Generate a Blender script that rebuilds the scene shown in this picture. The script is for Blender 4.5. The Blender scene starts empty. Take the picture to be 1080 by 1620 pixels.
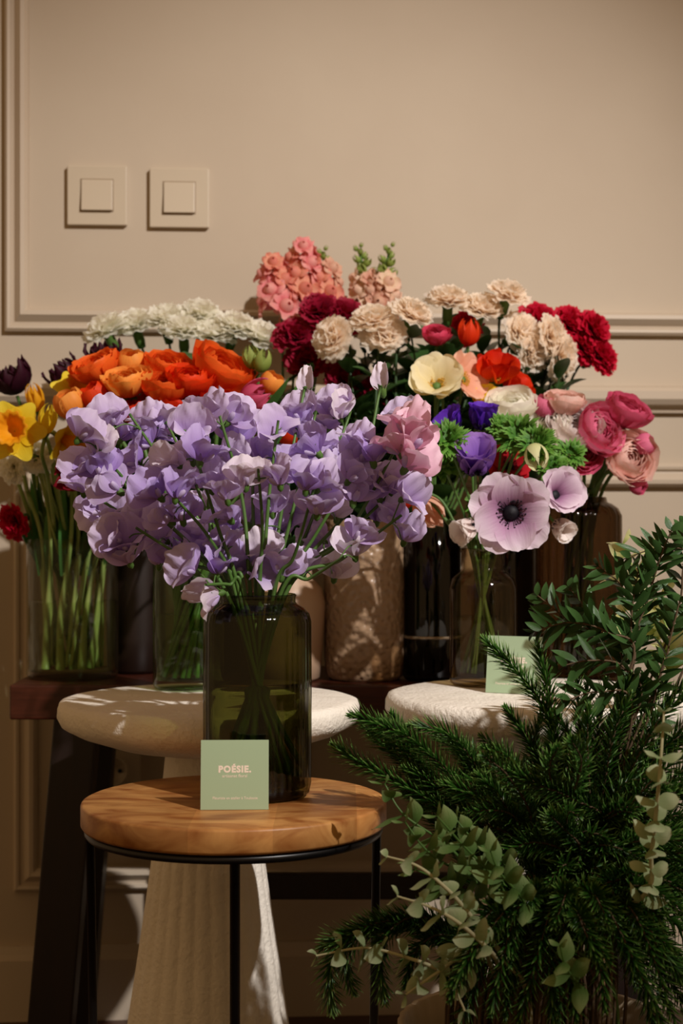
import bpy, math, random
import numpy as np
from mathutils import Vector, Matrix, Quaternion
sc = bpy.context.scene
COL = sc.collection
F = 2500.0; CX, CY, CH = 540.0, 810.0, 0.76
def P(px, py, Y): return Vector(((px-CX)/F*Y, Y, CH-(py-CY)/F*Y))
def lin(h, k=1.0):
    h = h.lstrip('#'); o = []
    for i in (0, 2, 4):
        c = int(h[i:i+2], 16)/255; o.append((c/12.92 if c <= .04045 else ((c+.055)/1.055)**2.4)*k)
    return (*o, 1)
# ---------------------------------------------------------------- camera, light, exposure
cam = bpy.data.cameras.new('camera'); co = bpy.data.objects.new('camera', cam); COL.objects.link(co)
co.location = (0, 0, CH); co.rotation_euler = (math.pi/2, 0, 0)
cam.sensor_fit = 'VERTICAL'; cam.sensor_height = 36; cam.sensor_width = 24; cam.lens = 36*F/1620
cam.clip_start = .05; cam.dof.use_dof = True; cam.dof.focus_distance = 1.60; cam.dof.aperture_fstop = 7.0
sc.camera = co
w = bpy.data.worlds.new('room_light'); sc.world = w; w.use_nodes = True
bg = w.node_tree.nodes['Background']; bg.inputs[0].default_value = (1, .60, .27, 1); bg.inputs[1].default_value = .27
ld = bpy.data.lights.new('key_spot', 'SPOT'); lo = bpy.data.objects.new('key_spot', ld); COL.objects.link(lo)
TGT = Vector((.02, 2.1, .86)); lo.location = TGT + Vector((.62, -1, .74)).normalized()*3.4
lo.rotation_euler = (TGT-lo.location).to_track_quat('-Z', 'Y').to_euler()
ld.energy = 468; ld.color = (1, .94, .90); ld.shadow_soft_size = .03; ld.spot_size = math.radians(36); ld.spot_blend = .9
sc.view_settings.view_transform = 'Standard'; sc.view_settings.look = 'None'; sc.view_settings.gamma = 1
sc.view_settings.exposure = 0.0
try: sc.cycles.transparent_max_bounces = 48
except Exception: pass
# ---------------------------------------------------------------- materials
def newmat(name):
    m = bpy.data.materials.new(name); m.use_nodes = True; nt = m.node_tree
    return m, nt, nt.nodes['Principled BSDF'], nt.nodes['Material Output']
def plain(name, col, rough=.5, spec=.5, metal=0, noise=0, col2=None, scale=30, bump=0, bscale=60, stretch=None, k=1):
    m, nt, b, out = newmat(name); N = nt.nodes; L = nt.links
    b.inputs['Base Color'].default_value = lin(col, k); b.inputs['Roughness'].default_value = rough
    b.inputs['Specular IOR Level'].default_value = spec; b.inputs['Metallic'].default_value = metal
    tc = N.new('ShaderNodeTexCoord'); mp = N.new('ShaderNodeMapping'); L.new(tc.outputs['Object'], mp.inputs[0])
    if stretch: mp.inputs['Scale'].default_value = stretch
    if col2:
        n = N.new('ShaderNodeTexNoise'); n.inputs['Scale'].default_value = scale; n.inputs['Detail'].default_value = 6
        r = N.new('ShaderNodeValToRGB'); r.color_ramp.elements[0].position = .35; r.color_ramp.elements[1].position = .68
        r.color_ramp.elements[0].color = lin(col, k); r.color_ramp.elements[1].color = lin(col2, k)
        L.new(mp.outputs[0], n.inputs[0]); L.new(n.outputs['Fac'], r.inputs[0]); L.new(r.outputs[0], b.inputs['Base Color'])
    if bump:
        n = N.new('ShaderNodeTexNoise'); n.inputs['Scale'].default_value = bscale; n.inputs['Detail'].default_value = 5
        bp = N.new('ShaderNodeBump'); bp.inputs['Strength'].default_value = bump; bp.inputs['Distance'].default_value = .004
        L.new(mp.outputs[0], n.inputs[0]); L.new(n.outputs['Fac'], bp.inputs['Height']); L.new(bp.outputs[0], b.inputs['Normal'])
    return m
def petal_mat(name, base, mid, tip, trans=.35, rough=.55, vein=.25, k=1, p=(0, .35, 1)):
    m, nt, b, out = newmat(name); N = nt.nodes; L = nt.links
    uv = N.new('ShaderNodeUVMap'); sp = N.new('ShaderNodeSeparateXYZ'); L.new(uv.outputs[0], sp.inputs[0])
    n = N.new('ShaderNodeTexNoise'); n.inputs['Scale'].default_value = 1; n.inputs['Detail'].default_value = 3
    mp = N.new('ShaderNodeMapping'); mp.inputs['Scale'].default_value = (22, 2.2, 1); L.new(uv.outputs[0], mp.inputs[0]); L.new(mp.outputs[0], n.inputs[0])
    a = N.new('ShaderNodeMath'); a.operation = 'MULTIPLY_ADD'; a.inputs[1].default_value = vein; L.new(n.outputs['Fac'], a.inputs[0])
    s = N.new('ShaderNodeMath'); s.operation = 'SUBTRACT'; s.inputs[1].default_value = vein*.5; L.new(sp.outputs['Y'], s.inputs[0]); L.new(s.outputs[0], a.inputs[2])
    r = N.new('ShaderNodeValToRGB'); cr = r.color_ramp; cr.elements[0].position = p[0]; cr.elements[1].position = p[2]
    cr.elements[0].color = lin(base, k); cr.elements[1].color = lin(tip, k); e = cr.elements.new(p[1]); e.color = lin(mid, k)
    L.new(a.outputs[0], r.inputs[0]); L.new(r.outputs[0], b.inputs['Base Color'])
    b.inputs['Roughness'].default_value = rough; b.inputs['Specular IOR Level'].default_value = .3
    t = N.new('ShaderNodeBsdfTranslucent'); L.new(r.outputs[0], t.inputs[0])
    mx = N.new('ShaderNodeMixShader'); mx.inputs[0].default_value = trans
    L.new(b.outputs[0], mx.inputs[1]); L.new(t.outputs[0], mx.inputs[2]); L.new(mx.outputs[0], out.inputs[0])
    bp = N.new('ShaderNodeBump'); bp.inputs['Strength'].default_value = .25; bp.inputs['Distance'].default_value = .002
    L.new(n.outputs['Fac'], bp.inputs['Height']); L.new(bp.outputs[0], b.inputs['Normal'])
    return m
def glass_mat(name, tint, edge, rough=.03, refl=1.0, ior=1.45, blend=.22):
    m, nt, b, out = newmat(name); N = nt.nodes; L = nt.links; N.remove(b)
    lw = N.new('ShaderNodeLayerWeight'); lw.inputs[0].default_value = .5
    mc = N.new('ShaderNodeMix'); mc.data_type = 'RGBA'; mc.inputs[6].default_value = (*tint, 1); mc.inputs[7].default_value = (*edge, 1)
    pw = N.new('ShaderNodeMath'); pw.operation = 'POWER'; pw.inputs[1].default_value = 2.2; L.new(lw.outputs['Facing'], pw.inputs[0]); L.new(pw.outputs[0], mc.inputs[0])
    t = N.new('ShaderNodeBsdfTransparent'); L.new(mc.outputs[2], t.inputs[0])
    g = N.new('ShaderNodeBsdfGlossy'); g.inputs['Roughness'].default_value = rough
    f = N.new('ShaderNodeMath'); f.operation = 'POWER'; f.inputs[1].default_value = 5; L.new(lw.outputs['Facing'], f.inputs[0])
    F0 = ((ior-1)/(ior+1))**2*refl; mu = N.new('ShaderNodeMath'); mu.operation = 'MULTIPLY_ADD'; mu.inputs[1].default_value = (1-F0)*.8; mu.inputs[2].default_value = F0; L.new(f.outputs[0], mu.inputs[0])
    mx = N.new('ShaderNodeMixShader'); L.new(mu.outputs[0], mx.inputs[0]); L.new(t.outputs[0], mx.inputs[1]); L.new(g.outputs[0], mx.inputs[2])
    L.new(mx.outputs[0], out.inputs[0]); return m
# ---------------------------------------------------------------- mesh builder
class MB:
    def __init__(s): s.v = []; s.f = []; s.uv = []; s.n = 0
    def grid(s, Pt, cu=False, uv=None):
        nu, nv, _ = Pt.shape; o = s.n; s.v.append(Pt.reshape(-1, 3))
        if uv is None:
            U, V = np.meshgrid(np.linspace(0, 1, nu), np.linspace(0, 1, nv), indexing='ij'); uv = np.stack([U, V], -1)
        s.uv.append(uv.reshape(-1, 2)); i = np.arange(nu if cu else nu-1)[:, None]; j = np.arange(nv-1)[None]
        i2 = (i+1) % nu
        q = np.stack([i*nv+j, i2*nv+j, i2*nv+j+1, i*nv+j+1], -1).reshape(-1, 4)+o
        s.f.extend(q.tolist()); s.n += nu*nv
    def raw(s, vs, fs, uv=(0.5, 0.5)):
        o = s.n; s.v.append(np.array(vs, float)); s.uv.append(np.tile(np.array(uv), (len(vs), 1)))
        s.f.extend([[k+o for k in f] for f in fs]); s.n += len(vs)
    def box(s, a, b, M=None):
        vs = [Vector((x, y, z)) for x in (a[0], b[0]) for y in (a[1], b[1]) for z in (a[2], b[2])]
        if M is not None: vs = [M @ v for v in vs]
        s.raw([tuple(v) for v in vs], [(0,1,3,2),(4,6,7,5),(0,4,5,1),(2,3,7,6),(0,2,6,4),(1,5,7,3)])
    def lathe(s, prof, c=(0, 0, 0), n=48, fn=None):
        a = np.linspace(0, 2*np.pi, n, endpoint=False)[:, None]; r = np.array([p[0] for p in prof])[None]; z = np.array([p[1] for p in prof])[None]
        R = r*np.ones_like(a); 
        if fn: R = fn(R, a*np.ones_like(R), z*np.ones_like(R))
        s.grid(np.stack([c[0]+R*np.cos(a), c[1]+R*np.sin(a), c[2]+z*np.ones_like(R)], -1), cu=True)
    def tube(s, pts, r0, r1=None, n=7, cap=True):
        pts = np.array([tuple(p) for p in pts], float); r1 = r0 if r1 is None else r1; m = len(pts)
        T = np.gradient(pts, axis=0); T /= np.linalg.norm(T, axis=1)[:, None]+1e-12
        up = np.array([0.3, .2, 1.0]) if abs(T[0][2]) < .8 else np.array([1.0, .1, .2])
        A = np.cross(T, up); A /= np.linalg.norm(A, axis=1)[:, None]+1e-12; B = np.cross(T, A)
        rr = np.linspace(r0, r1, m)[None, :, None] if not hasattr(r0, '__len__') else np.array(r0)[None, :, None]
        a = np.linspace(0, 2*np.pi, n, endpoint=False)[:, None, None]
        s.grid(pts[None]+rr*(np.cos(a)*A[None]+np.sin(a)*B[None]), cu=True)
        if cap:
            o = s.n-n*m; s.f.append([o+i*m for i in range(n)]); s.f.append([o+i*m+m-1 for i in range(n)][::-1])
    def ball(s, c, r, nu=10, nv=7, sc_=(1, 1, 1)):
        a = np.linspace(0, 2*np.pi, nu, endpoint=False)[:, None]; b = np.linspace(.02, np.pi-.02, nv)[None]
        s.grid(np.stack([c[0]+r*sc_[0]*np.sin(b)*np.cos(a), c[1]+r*sc_[1]*np.sin(b)*np.sin(a), c[2]-r*sc_[2]*np.cos(b)*np.ones_like(a)], -1), cu=True)
    def mesh(s, name, mat, smooth=True):
        me = bpy.data.meshes.new(name); V = np.concatenate(s.v); UV = np.concatenate(s.uv)
        me.from_pydata(V.tolist(), [], s.f); ul = me.uv_layers.new(name='UVMap')
        idx = np.empty(len(me.loops), int); me.loops.foreach_get('vertex_index', idx); ul.data.foreach_set('uv', UV[idx].ravel())
        if smooth: me.polygons.foreach_set('use_smooth', [True]*len(me.polygons))
        me.materials.append(mat); me.update(); return me
def link(name, me, parent=None, loc=(0, 0, 0), quat=None, scale=None):
    o = bpy.data.objects.new(name, me); COL.objects.link(o)
    if parent: o.parent = parent
    o.location = loc
    if quat is not None: o.rotation_mode = 'QUATERNION'; o.rotation_quaternion = quat
    if scale is not None: o.scale = (scale,)*3 if not hasattr(scale, '__len__') else scale
    return o
def tag(o, label, cat, group=None, kind=None):
    o['label'] = label; o['category'] = cat
    if group: o['group'] = group
    if kind: o['kind'] = kind
    return o
def thing(name, label, cat, loc, group=None, quat=None):
    return tag(link(name, None, None, loc, quat), label, cat, group)
def struct(name, me, loc=(0, 0, 0)):
    o = link(name, me, None, loc); o['kind'] = 'structure'; return o
def bevel(o, wd, seg=3):
    b = o.modifiers.new('bevel', 'BEVEL'); b.width = wd; b.segments = seg; b.limit_method = 'ANGLE'; return o
def catmull(pts, n=8):
    p = [Vector(q) for q in pts]; p = [p[0]*2-p[1]]+p+[p[-1]*2-p[-2]]; out = []
    for i in range(1, len(p)-2):
        for k in range(n):
            t = k/n; out.append(.5*((2*p[i])+(p[i+1]-p[i-1])*t+(2*p[i-1]-5*p[i]+4*p[i+1]-p[i+2])*t*t+(3*p[i]-p[i-1]-3*p[i+1]+p[i+2])*t**3))
    out.append(p[-2]); return out
# ---------------------------------------------------------------- petals
def petal(mb, L, W, a0, a1, az, cup=0, ruf=0, rk=5, nu=9, nv=7, seed=0, prof=None, r0=0, z0=0, rnd=.25, edge=0, crk=0):
    rg = np.random.RandomState(seed & 0x7fffffff); a0, a1 = math.radians(a0), math.radians(a1)
    vs = np.linspace(0, 1, 24); ang = a0+(a1-a0)*vs
    sr = np.concatenate([[0], np.cumsum(np.sin(ang)[:-1])])/23*L; sz = np.concatenate([[0], np.cumsum(np.cos(ang)[:-1])])/23*L
    u = np.linspace(-1, 1, nu)[:, None]; v = np.linspace(0, 1, nv)[None]
    ph = rg.rand(6)*6.28
    ve = v*(1-rnd*np.abs(u)**2.2 + edge*(np.sin(9*u+ph[0])+.7*np.sin(17*u+ph[1]))*v)
    ve = np.clip(ve, 0, 1.08); R = np.interp(ve, vs, sr); Z = np.interp(ve, vs, sz); A = a0+(a1-a0)*ve
    R += np.where(ve > 1, (ve-1)*L*math.sin(a1), 0); Z += np.where(ve > 1, (ve-1)*L*math.cos(a1), 0)
    w = W*(prof(v) if prof else np.sin(np.pi*(.12+.62*v))**.8); y = u*w
    off = cup*u*u*w + ruf*v**1.4*(.35+.65*np.abs(u))*(.6*np.sin(rk*u+ph[2]+1.5*v)+.4*np.sin(rk*1.9*u+ph[3]))
    if crk: off = off + crk*(np.sin(11*u+ph[4]+5*v)*np.sin(9*v+ph[5])+.5*np.sin(23*u+13*v))*v
    R = R-np.cos(A)*off+r0; Z = Z+np.sin(A)*off+z0; c, s_ = math.cos(az), math.sin(az)
    uv = np.stack([(u*.5+.5)*np.ones_like(v), v*np.ones_like(u)], -1)
    mb.grid(np.stack([R*c-y*s_, R*s_+y*c, Z], -1), uv=uv)
def shell(mb, R, hz, aend, phi, dphi, flare=0, ruf=0, nu=9, nv=7, seed=0, rnd=.25, point=0, z0=0, a0=0):
    rg = np.random.RandomState(seed & 0x7fffffff); ph = rg.rand(4)*6.28
    u = np.linspace(-1, 1, nu)[:, None]; v = np.linspace(0, 1, nv)[None]
    ve = v*(1-rnd*np.abs(u)**2.2); al = math.radians(a0)+math.radians(aend-a0)*ve
    wv = (1-.85*v**point)*np.ones_like(u) if point else np.ones_like(u*v)
    f = phi+u*dphi*wv
    r = R*np.sin(al)+flare*v**3*R + ruf*v**1.3*np.sin(5*u+ph[0])+ruf*.5*v*np.sin(11*u+ph[1]+3*v)
    z = z0+R*hz*(1-np.cos(al))+ruf*.6*v**2*np.sin(7*u+ph[2])
    uv = np.stack([(u*.5+.5)*np.ones_like(v), v*np.ones_like(u)], -1)
    mb.grid(np.stack([r*np.cos(f), r*np.sin(f), z*np.ones_like(f)], -1), uv=uv)
def fan(v): return .12+.88*v**1.1
# ---------------------------------------------------------------- colours
SPEC = {}
M = {}
M['stem'] = plain('fresh_stem', '#56753a', .45, .4, col2='#466a2c', scale=40)
M['stem_dark'] = plain('dark_stem', '#34502a', .45, .4, col2='#2a4424', scale=40)
M['stem_pale'] = plain('pale_stem', '#9aa860', .4, .4, col2='#6f8f45', scale=15)
M['calyx'] = petal_mat('calyx_green', '#5c7c3a', '#4a6e30', '#62803c', .15)
M['black'] = plain('anemone_centre_black', '#0c0912', .6, .3)
M['yel'] = plain('stamen_yellow', '#d8a52a', .6)
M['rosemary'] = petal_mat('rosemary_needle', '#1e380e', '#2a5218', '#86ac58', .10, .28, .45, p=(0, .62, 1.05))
M['olive'] = petal_mat('glossy_dark_leaf', '#2c4620', '#365428', '#466a38', .15, .30, .3)
M['sage'] = petal_mat('soft_green_leaf', '#4a6a30', '#5c7c3c', '#94a870', .2, .6, .5)
M['pale_leaf'] = petal_mat('felted_pale_leaf', '#8fa070', '#9aab7c', '#c4cca4', .2, .8, .3)
M['cream_leaf'] = petal_mat('cream_leaf', '#7f9440', '#d8d894', '#eceab8', .3, .5, .3)
M['felt_stem'] = plain('felted_stem', '#b9b48c', .9)
M['wood_stem'] = plain('woody_stem', '#5a4630', .8)
M['tulip_leaf'] = petal_mat('tulip_leaf', '#3e6a34', '#477a3c', '#5f9446', .25, .4, .3)
M['shaded_blade'] = petal_mat('shade_toned_bulb_leaf', '#24401e', '#2a4a22', '#365a2a', .15, .4, .3)  # shade under the flower heads put into a darker leaf green
M['frill_leaf'] = petal_mat('frilly_green_leaf', '#36661c', '#467a24', '#6e9c40', .2, .45, .3)
PC = {
 'lavender': ('#c8a8dc', '#cab2e4', '#e4d4f2'), 'lav_pale': ('#e4d4e2', '#e2d2ea', '#f2e6f0'), 'lav_deep': ('#a07ccc', '#b496dc', '#cebaec'),  # paler tips put edge highlights into the sweet pea petal colour
 'white': ('#f0f0cc', '#faf8e8', '#fffdf4'), 'peach': ('#ffe0c0', '#ffecd6', '#fff6e8'), 'crimson': ('#6a0a22', '#8e1230', '#a81a3a'),
 'red': ('#8a0616', '#b80c22', '#d0163a'), 'darkrose': ('#a81430', '#c82848', '#e05070'), 'orange': ('#c83208', '#ea4c0c', '#f8762a'),
 'apricot': ('#e06a18', '#f48a28', '#fcae50'), 'redorange': ('#b81a06', '#dc2e08', '#f04a14'), 'scarlet': ('#a80e06', '#cc1c08', '#e83a10'),
 'yellow': ('#d8a008', '#f2cc18', '#fae040'), 'trumpet': ('#e89008', '#f4a810', '#fcc028'), 'cream': ('#e8c860', '#f4e4ac', '#faf0cc'),
 'coral': ('#e8b040', '#f4b08c', '#f8c8ac'), 'purple': ('#2c1060', '#5a24b4', '#6e38c8'), 'violet': ('#40206c', '#9a68cc', '#b48adc'),
 'lilac': ('#7a3a6a', '#c898bc', '#f0dfec'), 'anred': ('#5a0410', '#b41420', '#cc1c2a'), 'pinkpale': ('#d890b4', '#f0bcd4', '#f6d0e0'),
 'blush': ('#e08c94', '#f2bcb4', '#f8d8cc'), 'rosepink': ('#c03868', '#e0608c', '#ee86a6'), 'hotpink': ('#a82048', '#d44470', '#e4688c'),
 'purpleblack': ('#1c0410', '#2c0818', '#441226'), 'whitepink': ('#e8c0c0', '#f4e4e0', '#faf2ee'), 'snappink': ('#e88080', '#ee8c90', '#f6b0a4'),
 'snapcream': ('#e8d8a8', '#f0d8b8', '#f4c8b0'), 'snappeach': ('#d8a088', '#e0a890', '#eabca0'), 'budgreen': ('#5a7c2a', '#88a048', '#b0bc68'),
 'salmon': ('#f0d0b0', '#f0b090', '#e88878'), 'corona': ('#e89008', '#f4a810', '#fcb820'), 'burgundy': ('#4a0410', '#6e0a18', '#8a1424'),
 'creambud': ('#a8b860', '#dcdc9c', '#f0ecc0'), 'flame': ('#f48a10', '#ee4a0c', '#d82208')}
for k_, c_ in PC.items(): M[k_] = petal_mat('petal_'+k_, *c_, trans=.6 if k_ in ('white', 'peach') else .36, vein=.22, p=(0, .3, 1) if k_ not in ('lilac', 'violet') else (.05, .42, .95))
CACHE = {}
def cached(key, fn):
    if key not in CACHE: CACHE[key] = fn()
    return CACHE[key]
def variants(kind, col, var, builder):
    return cached((kind, col, var), lambda: builder(col, var))
# each builder returns list of (part name, mesh, [subparts])
def b_carnation(col, var):
    rg = random.Random(var*7+1); mb = MB(); s0 = var*1000
    for i in range(38):
        t = i/38; a = 6+98*t**.8+rg.uniform(-7, 7); L = .028+.006*rg.random()
        petal(mb, L*(.85+.2*t), .0175, a*.55, a*1.05, i*2.4+rg.uniform(-.3, .3), ruf=.0040, rk=5, nu=13, nv=6, seed=s0+i, prof=fan, z0=.002, rnd=.15, edge=.045)
    cb = MB(); cb.lathe([(.0015, -.022), (.005, -.021), (.0068, -.012), (.0065, 0), (.0085, .006)], n=14)
    return [('bloom', mb.mesh('bloom', M[col]), []), ('calyx', cb.mesh('calyx', M['calyx']), [])]
def b_ranunculus(col, var):
    rg = random.Random(var*13+5); mb = MB(); R0 = .027; n = 9
    for k in range(n):
        t = k/(n-1); R = R0*(.22+.78*t); m = 4 if k < 4 else 5
        ae = 158-44*t-(10 if k == n-1 else 0)+rg.uniform(-5, 5)
        for j in range(m):
            shell(mb, R*rg.uniform(.97, 1.04), .92, ae+rg.uniform(-7, 5), j*2*math.pi/m+k*.7+rg.uniform(-.15, .15), 2.6*math.pi/m*.62, flare=.10*t+(.14 if k >= n-2 else 0), ruf=.0007+.0012*t, nu=11, nv=9, seed=var*500+k*10+j, z0=(1-t)*.010, rnd=.14)
    sb = MB()
    for j in range(5): petal(sb, .016, .005, 70, 110, j*1.257, nu=5, nv=5, seed=j, z0=-.001)
    return [('bloom', mb.mesh('bloom', M[col]), []), ('calyx', sb.mesh('calyx', M['calyx']), [])]
def b_closed(col, var):    # half closed ranunculus / rose bud
    rg = random.Random(var*17+5); mb = MB(); R0 = .021
    for k in range(6):
        t = k/5
        for j in range(4): shell(mb, R0*(.3+.7*t), 1.05, 160-22*t+rg.uniform(-6, 6), j*1.57+k*.8, .95, ruf=.0008, nu=9, nv=8, seed=var*90+k*5+j, z0=(1-t)*.008, rnd=.15)
    sb = MB()
    for j in range(5): petal(sb, .014, .004, 50, 80, j*1.257, nu=5, nv=5, seed=j, z0=-.001)
    return [('bloom', mb.mesh('bloom', M[col]), []), ('calyx', sb.mesh('calyx', M['calyx']), [])]
def b_tulip(col, var):
    out = []
    for j in range(6):
        mb = MB(); inner = j >= 3
        shell(mb, .019 if inner else .021, 1.35, 142+(var*11+j*7) % 10-(14 if var == 2 else 0), j*2.094+(1.05 if inner else 0), .86, ruf=.0012, nu=11, nv=10, seed=var*31+j, rnd=.12, point=2.6)
        out.append(('petal', mb.mesh('petal', M[col]), []))
    return out
def b_double_tulip(col, var):
    mb = MB(); rg = random.Random(var)
    for k in range(4):
        for j in range(4): shell(mb, .013+.004*k, 1.15, 150-9*k+rg.uniform(-9, 5), j*1.57+k*.8, .95, ruf=.002, flare=.05*k, nu=9, nv=8, seed=var*50+k*5+j, rnd=.2, point=3)
    return [('bloom', mb.mesh('bloom', M[col]), [])]
def centre_parts(dark=True, r=.0085):
    mb = MB(); mb.ball((0, 0, .006), r, 14, 9, (1, 1, .75)); st = MB(); rg = random.Random(3)
    for i in range(60):
        a = i*2.4; R = r*1.15+.007*rg.random(); z = .008+.004*rg.random()
        st.tube([(r*.5*math.cos(a), r*.5*math.sin(a), .003), (R*.9*math.cos(a), R*.9*math.sin(a), z)], .0003, n=4, cap=False); st.ball((R*math.cos(a), R*math.sin(a), z), .0011, 5, 4)
    m = M['black'] if dark else M['yel']
    return ('centre', mb.mesh('centre', m if dark else M['calyx']), [('stamens', st.mesh('stamens', m), [])])
def b_anemone(col, var):
    out = []; op = {0: (50, 88), 1: (14, 40), 2: (20, 62)}[var % 3]; n = 9
    for j in range(n):
        mb = MB(); inner = j % 2
        petal(mb, .046-(.004 if inner else 0), .021, op[0]-6*inner, op[1]-9*inner+(j*37 % 9), j*2*math.pi/n*1.0+(.1 if inner else 0), cup=.28, ruf=.0026, rk=4, nu=13, nv=11, seed=var*77+j, rnd=.16, edge=.012, r0=.002, z0=.0008*inner, crk=.0004)
        out.append(('petal', mb.mesh('petal', M[col]), []))
    return out+[centre_parts()]
def b_poppy(col, var):
    out = []; op = {0: (38, 62), 1: (15, 35), 2: (50, 90)}[var % 3]
    for j in range(5):
        mb = MB(); inner = j % 2
        petal(mb, .044, .034, op[0]-8*inner, op[1]-8*inner, j*2.51, cup=.34, ruf=.004, rk=5, nu=17, nv=13, seed=var*71+j, rnd=.2, edge=.012, r0=.001, crk=.0012, prof=lambda v: .15+.85*np.sin(np.pi*(.05+.62*v)))
        out.append(('petal', mb.mesh('petal', M[col]), []))
    return out+[centre_parts(False, .006)]
def b_narcissus(col, var):
    out = []
    for j in range(6):
        mb = MB(); petal(mb, .034, .0165, 76, 90+(j % 2)*6, j*1.047, cup=.15, ruf=.0018, rk=3, nu=9, nv=9, seed=var*9+j, r0=.004, rnd=.32, prof=lambda v: np.sin(np.pi*(.12+.66*v)))
        out.append(('petal', mb.mesh('petal', M[col]), []))
    cr = MB(); cr.lathe([(.006, 0), (.0085, .008), (.0125, .017), (.0155, .023), (.0195, .0265), (.019, .027), (.0145, .0225), (.0115, .016), (.006, .004), (.0005, .003)], n=60,
        fn=lambda R, a, z: R*(1+.09*np.sin(12*a)*np.clip((z-.016)/.012, 0, 1)))
    tb = MB(); tb.lathe([(.0022, -.022), (.003, -.008), (.0062, .001)], n=12)
    return out+[('trumpet', cr.mesh('trumpet', M['corona']), []), ('tube', tb.mesh('tube', M['calyx']), [])]
def b_narbud(col, var):
    mb = MB()
    for j in range(6): shell(mb, .012, 1.7, 165, j*1.047, .6, nu=7, nv=9, seed=j+var, point=3, ruf=.0006)
    tb = MB(); tb.lathe([(.002, -.016), (.003, -.006), (.006, .002)], n=10)
    return [('bloom', mb.mesh('bloom', M[col]), []), ('tube', tb.mesh('tube', M['calyx']), [])]
def b_bud(col, var):
    mb = MB()
    for j in range(5): shell(mb, .0095, 1.35, 168, j*1.257, .75, nu=7, nv=8, seed=j+var, point=3)
    return [('bud', mb.mesh('bud', M[col]), [])]
def b_snapfloret(col, var):
    mb = MB(); shell(mb, .0085, 1.3, 168, 0, 3.14, nu=16, nv=7, seed=1, rnd=0)
    for j, (az, a) in enumerate(((.6, 60), (-.6, 60), (2.3, 85), (3.14, 95), (-2.3, 85))):
        petal(mb, .015, .0095, a*.5, a*1.7, az, cup=.2, ruf=.0045, rk=5, nu=7, nv=6, seed=var*7+j, r0=.004, z0=.011, rnd=.3)
    return [('floret', mb.mesh('floret', M[col]), [])]
BUILD = dict(carnation=b_carnation, ranunculus=b_ranunculus, closed=b_closed, tulip=b_tulip, double=b_double_tulip, anemone=b_anemone, poppy=b_poppy, narcissus=b_narcissus, narbud=b_narbud, bud=b_bud)
def attach(parts, parent, loc, quat, scale=1):
    for nm, me, subs in parts:
        o = link(nm, me, parent, loc, quat, scale)
        for s_ in subs: link(s_[0], s_[1], o)
def facing(d, twist=0): return Vector(d).normalized().to_track_quat('Z', 'Y') @ Quaternion((0, 0, 1), twist)
# ---------------------------------------------------------------- setting
TILT = .061
def YW(x): return 2.40+TILT*x
def wp(px, py, out=0):      # point on the back wall
    k = (px-CX)/F; Y = 2.40/(1-TILT*k); return k*Y, CH-(py-CY)/F*Y
wang = math.atan(TILT)
wallM = plain('painted_wall', '#bbab96', .62, .25, col2='#c2b39e', scale=2.5, bump=.12, bscale=14)
trimM = plain('painted_trim', '#c5b6a1', .5, .35, col2='#bfae99', scale=3)
WR = Matrix.Rotation(wang, 4, 'Z'); WO = Vector((0, 2.40, 0))
def wall_local(mb_list): pass
mb = MB(); mb.box((-1.6, 0, 0), (1.6, .12, 2.7)); o = struct('wall_back', mb.mesh('wall_back', wallM, False), WO); o.rotation_euler.z = wang
floorM = plain('dark_wood_floor', '#4a2818', .35, .5, col2='#2e160c', scale=9, stretch=(1, 12, 1))
mb = MB(); mb.box((-1.6, -.6, -.05), (1.6, 2.56, 0)); struct('floor', mb.mesh('floor', floorM, False))
def trim(name, segs, prof, closed=False):
    """segs: polyline of wall coords (x,z) ; prof: list of (across, out); mitred sweep on the wall plane"""
    pts = [Vector((p[0], p[1])) for p in segs]; n = len(pts); ring = []
    for i in range(n):
        a = pts[(i-1) % n] if (closed or i > 0) else None; b = pts[(i+1) % n] if (closed or i < n-1) else None
        da = (pts[i]-a).normalized() if a is not None else None; db = (b-pts[i]).normalized() if b is not None else None
        na = Vector((-da.y, da.x)) if da is not None else None; nb = Vector((-db.y, db.x)) if db is not None else None
        nn = (na+nb)/(1+na.dot(nb)) if (na is not None and nb is not None) else (na if na is not None else nb)
        ring.append([(pts[i].x+nn.x*p, -q, pts[i].y+nn.y*p) for p, q in prof])
    G = np.array(ring).transpose(1, 0, 2); 
    if closed: G = np.concatenate([G, G[:, :1]], 1)
    mb = MB(); mb.grid(G); o = struct(name, mb.mesh(name, trimM, False), WO); o.rotation_euler.z = wang; return o
frame_prof = [(0, -.002), (0, .010), (.004, .014), (.008, .013), (.010, .008), (.014, .0085), (.017, .012), (.024, .019), (.030, .018), (.034, .010), (.036, -.002)]
x0, z0 = wp(8, 528); x1 = .62; 
trim('trim_1', [(x1, z0+.003), (x0, z0+.003), (x0, 2.3), (x1, 2.3)][::-1], [(a, b) for a, b in frame_prof])
x0, zt = wp(22, 735); _, zb = wp(22, 1408)
trim('trim_2', [(x1, zt+.002), (x0, zt+.002), (x0, zb), (x1, zb)], frame_prof)
_, zr = wp(540, 652)
rail_prof = [(0, -.002), (0, .010), (.006, .012), (.010, .016), (.012, .024), (.020, .030), (.032, .030), (.038, .024), (.041, .012), (.042, -.002)]
trim('trim_3', [(-1.6, zr), (1.6, zr)], rail_prof)
_, zbt = wp(20, 1495)
trim('baseboard_back', [(-1.6, 0), (1.6, 0)], [(0, .016), (zbt-.02, .016), (zbt-.012, .012), (zbt, .008), (zbt, -.002)])
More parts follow.
